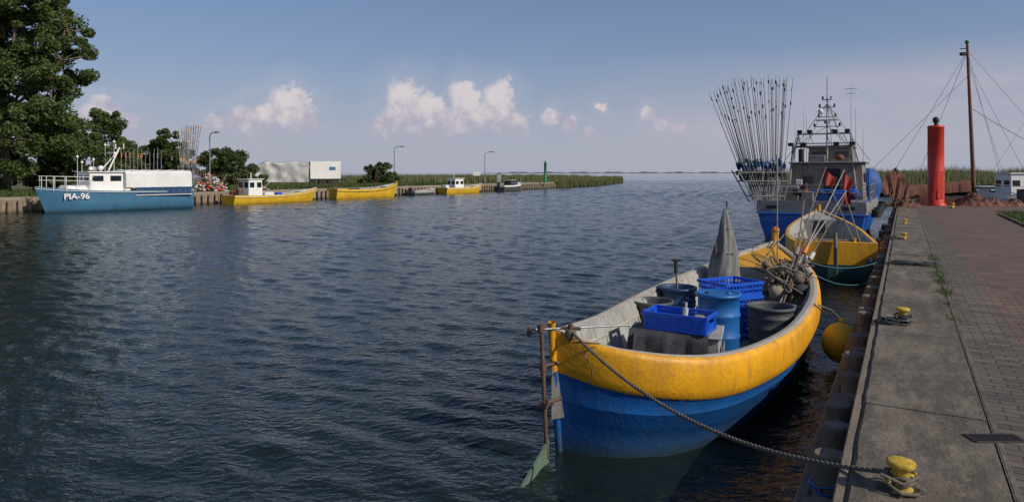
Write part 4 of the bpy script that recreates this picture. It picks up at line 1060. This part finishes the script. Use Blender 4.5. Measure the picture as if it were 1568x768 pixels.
def smallboat(name,s,b_,beam,mid,bow,stern,top,bot,rimm,extras=None,band=.5,floor=.35,tr=.8,foredeck=.25):
    e=empty(name); B=MB(); dx,dy=b_[0]-s[0],b_[1]-s[1]; L=math.hypot(dx,dy); B.M=place(s[0],s[1],dx,dy)
    hull(B,L,beam,mid,bow,stern,top,bot,LGREY,rimm,transom=tr,band=band,floor=floor,rake=.7,deckmat=WHITE,foredeck=foredeck)
    B.build('hull',e); B2=MB(); B2.M=B.M
    if extras: extras(B2,L)
    if B2.v: B2.build('fittings',e)
def ex2(B,L):
    house(B,2.6,0,.6,1.7,1.6,1.7,WHITE,WHITE,wz=.7,taper=.92); B.cyl((2.3,0,2.4),(2.1,0,3.6),.03,RUST); B.cyl((3,.4,2.4),(3,.4,3.0),.04,WHITE)
    B.ball((1.0,.2,1.0),.35,RED,(1.2,1,.7),10,8,.1); B.box((.9,-.5,1.1),(.5,.5,.6),RUST,bev=.05)
    for i in range(5): B.cyl((.6+.2*i,-.5,.7),(.4+.25*i,-.3,2.4+.2*math.sin(i)),.02,RUST,seg=5)
    B.box((4.6,0,.8),(1.2,.9,.5),TARPW,bev=.08); B.box((6.2,.2,.75),(.7,.6,.4),CRB,bev=.05)
smallboat('fishing_boat',(-26.9,64.6),(-21.3,74.6),2.5,.76,1.38,.84,YELF,YELF,WHITE,ex2,band=.80,floor=.25)
def ex3(B,L):
    B.box((3.4,0,.9),(1.1,.8,.5),TARPD,bev=.05); B.box((5.6,0,.85),(.9,1.6,.06),WOOD); B.cyl((1.0,.3,.8),(1.0,.3,1.9),.03,RUST)
    B.cyl((L-.3,0,1.6),(L-.3,0,2.0),.06,YELF)
    for i in range(3): B.cyl((6.8,.3*i-.3,1.0),(7.4,.3*i-.3,3.0+.3*i),.025,RUST,seg=5)
smallboat('fishing_boat',(-20.8,78.6),(-14.6,87.4),2.6,.98,1.75,1.15,YELF,YELF,GRNB,ex3,band=.75)
smallboat('dinghy',(-13.4,90.2),(-10.6,95.0),1.8,.6,.9,.65,LGREY,DGREY,LGREY,lambda B,L:(B.box((2,0,.55),(.3,1.5,.05),WOOD),B.box((.0,0,.7),(.3,.3,.6),BLACK,bev=.05)),band=.5,floor=.15)
def ex4(B,L):
    house(B,2.8,0,.6,2.0,1.7,1.5,WHITE,WHITE,wz=.62,taper=.9); B.cyl((2.5,0,2.2),(2.4,0,3.3),.03,WHITE); B.box((.7,0,.9),(.7,.8,.6),WHITE,bev=.08)
smallboat('cabin_boat',(-9.9,97.0),(-4.6,104.2),2.4,.8,1.35,.85,YELF,YELF,WHITE,ex4,band=.75)
def ex5(B,L):
    B.box((L*.5,0,1.35),(2.6,1.5,.7),DGREY,bev=.2,taper=.75); B.box((L*.5,0,1.45),(2.7,1.3,.35),GLASS,bev=.08,taper=.85); B.box((L*.5,0,1.75),(1.7,1.1,.06),WHITE,bev=.02)
    B.box((-.25,0,.9),(.5,.4,1.),BLACK,bev=.1); B.tube([(x,.8*(1-(x-5)/4),1.5) for x in(5,6,7,8)],.02,STEEL,6)
smallboat('motor_cruiser',(-2.0,108.0),(1.6,115.0),2.4,.95,1.45,.95,WHITE,DGREY,DGREY,ex5,band=.75,foredeck=.45)
B=MB(); B.M=Matrix.Translation((-7.0,126,1.1))
for x in(0,1.0): B.cyl((x,0,0),(x,0,2.2),.04,STEEL)
B.box((.5,-.05,1.7),(1.3,.04,.8),WHITE,bev=.01); B.build('information_sign')
B=MB(); B.M=Matrix.Translation((-2.4,125.5,1.1)); B.box((0,0,.9),(.8,.6,1.6),LGREY,bev=.05); B.box((0,0,1.75),(.9,.7,.1),DGREY,bev=.02); B.build('power_cabinet')
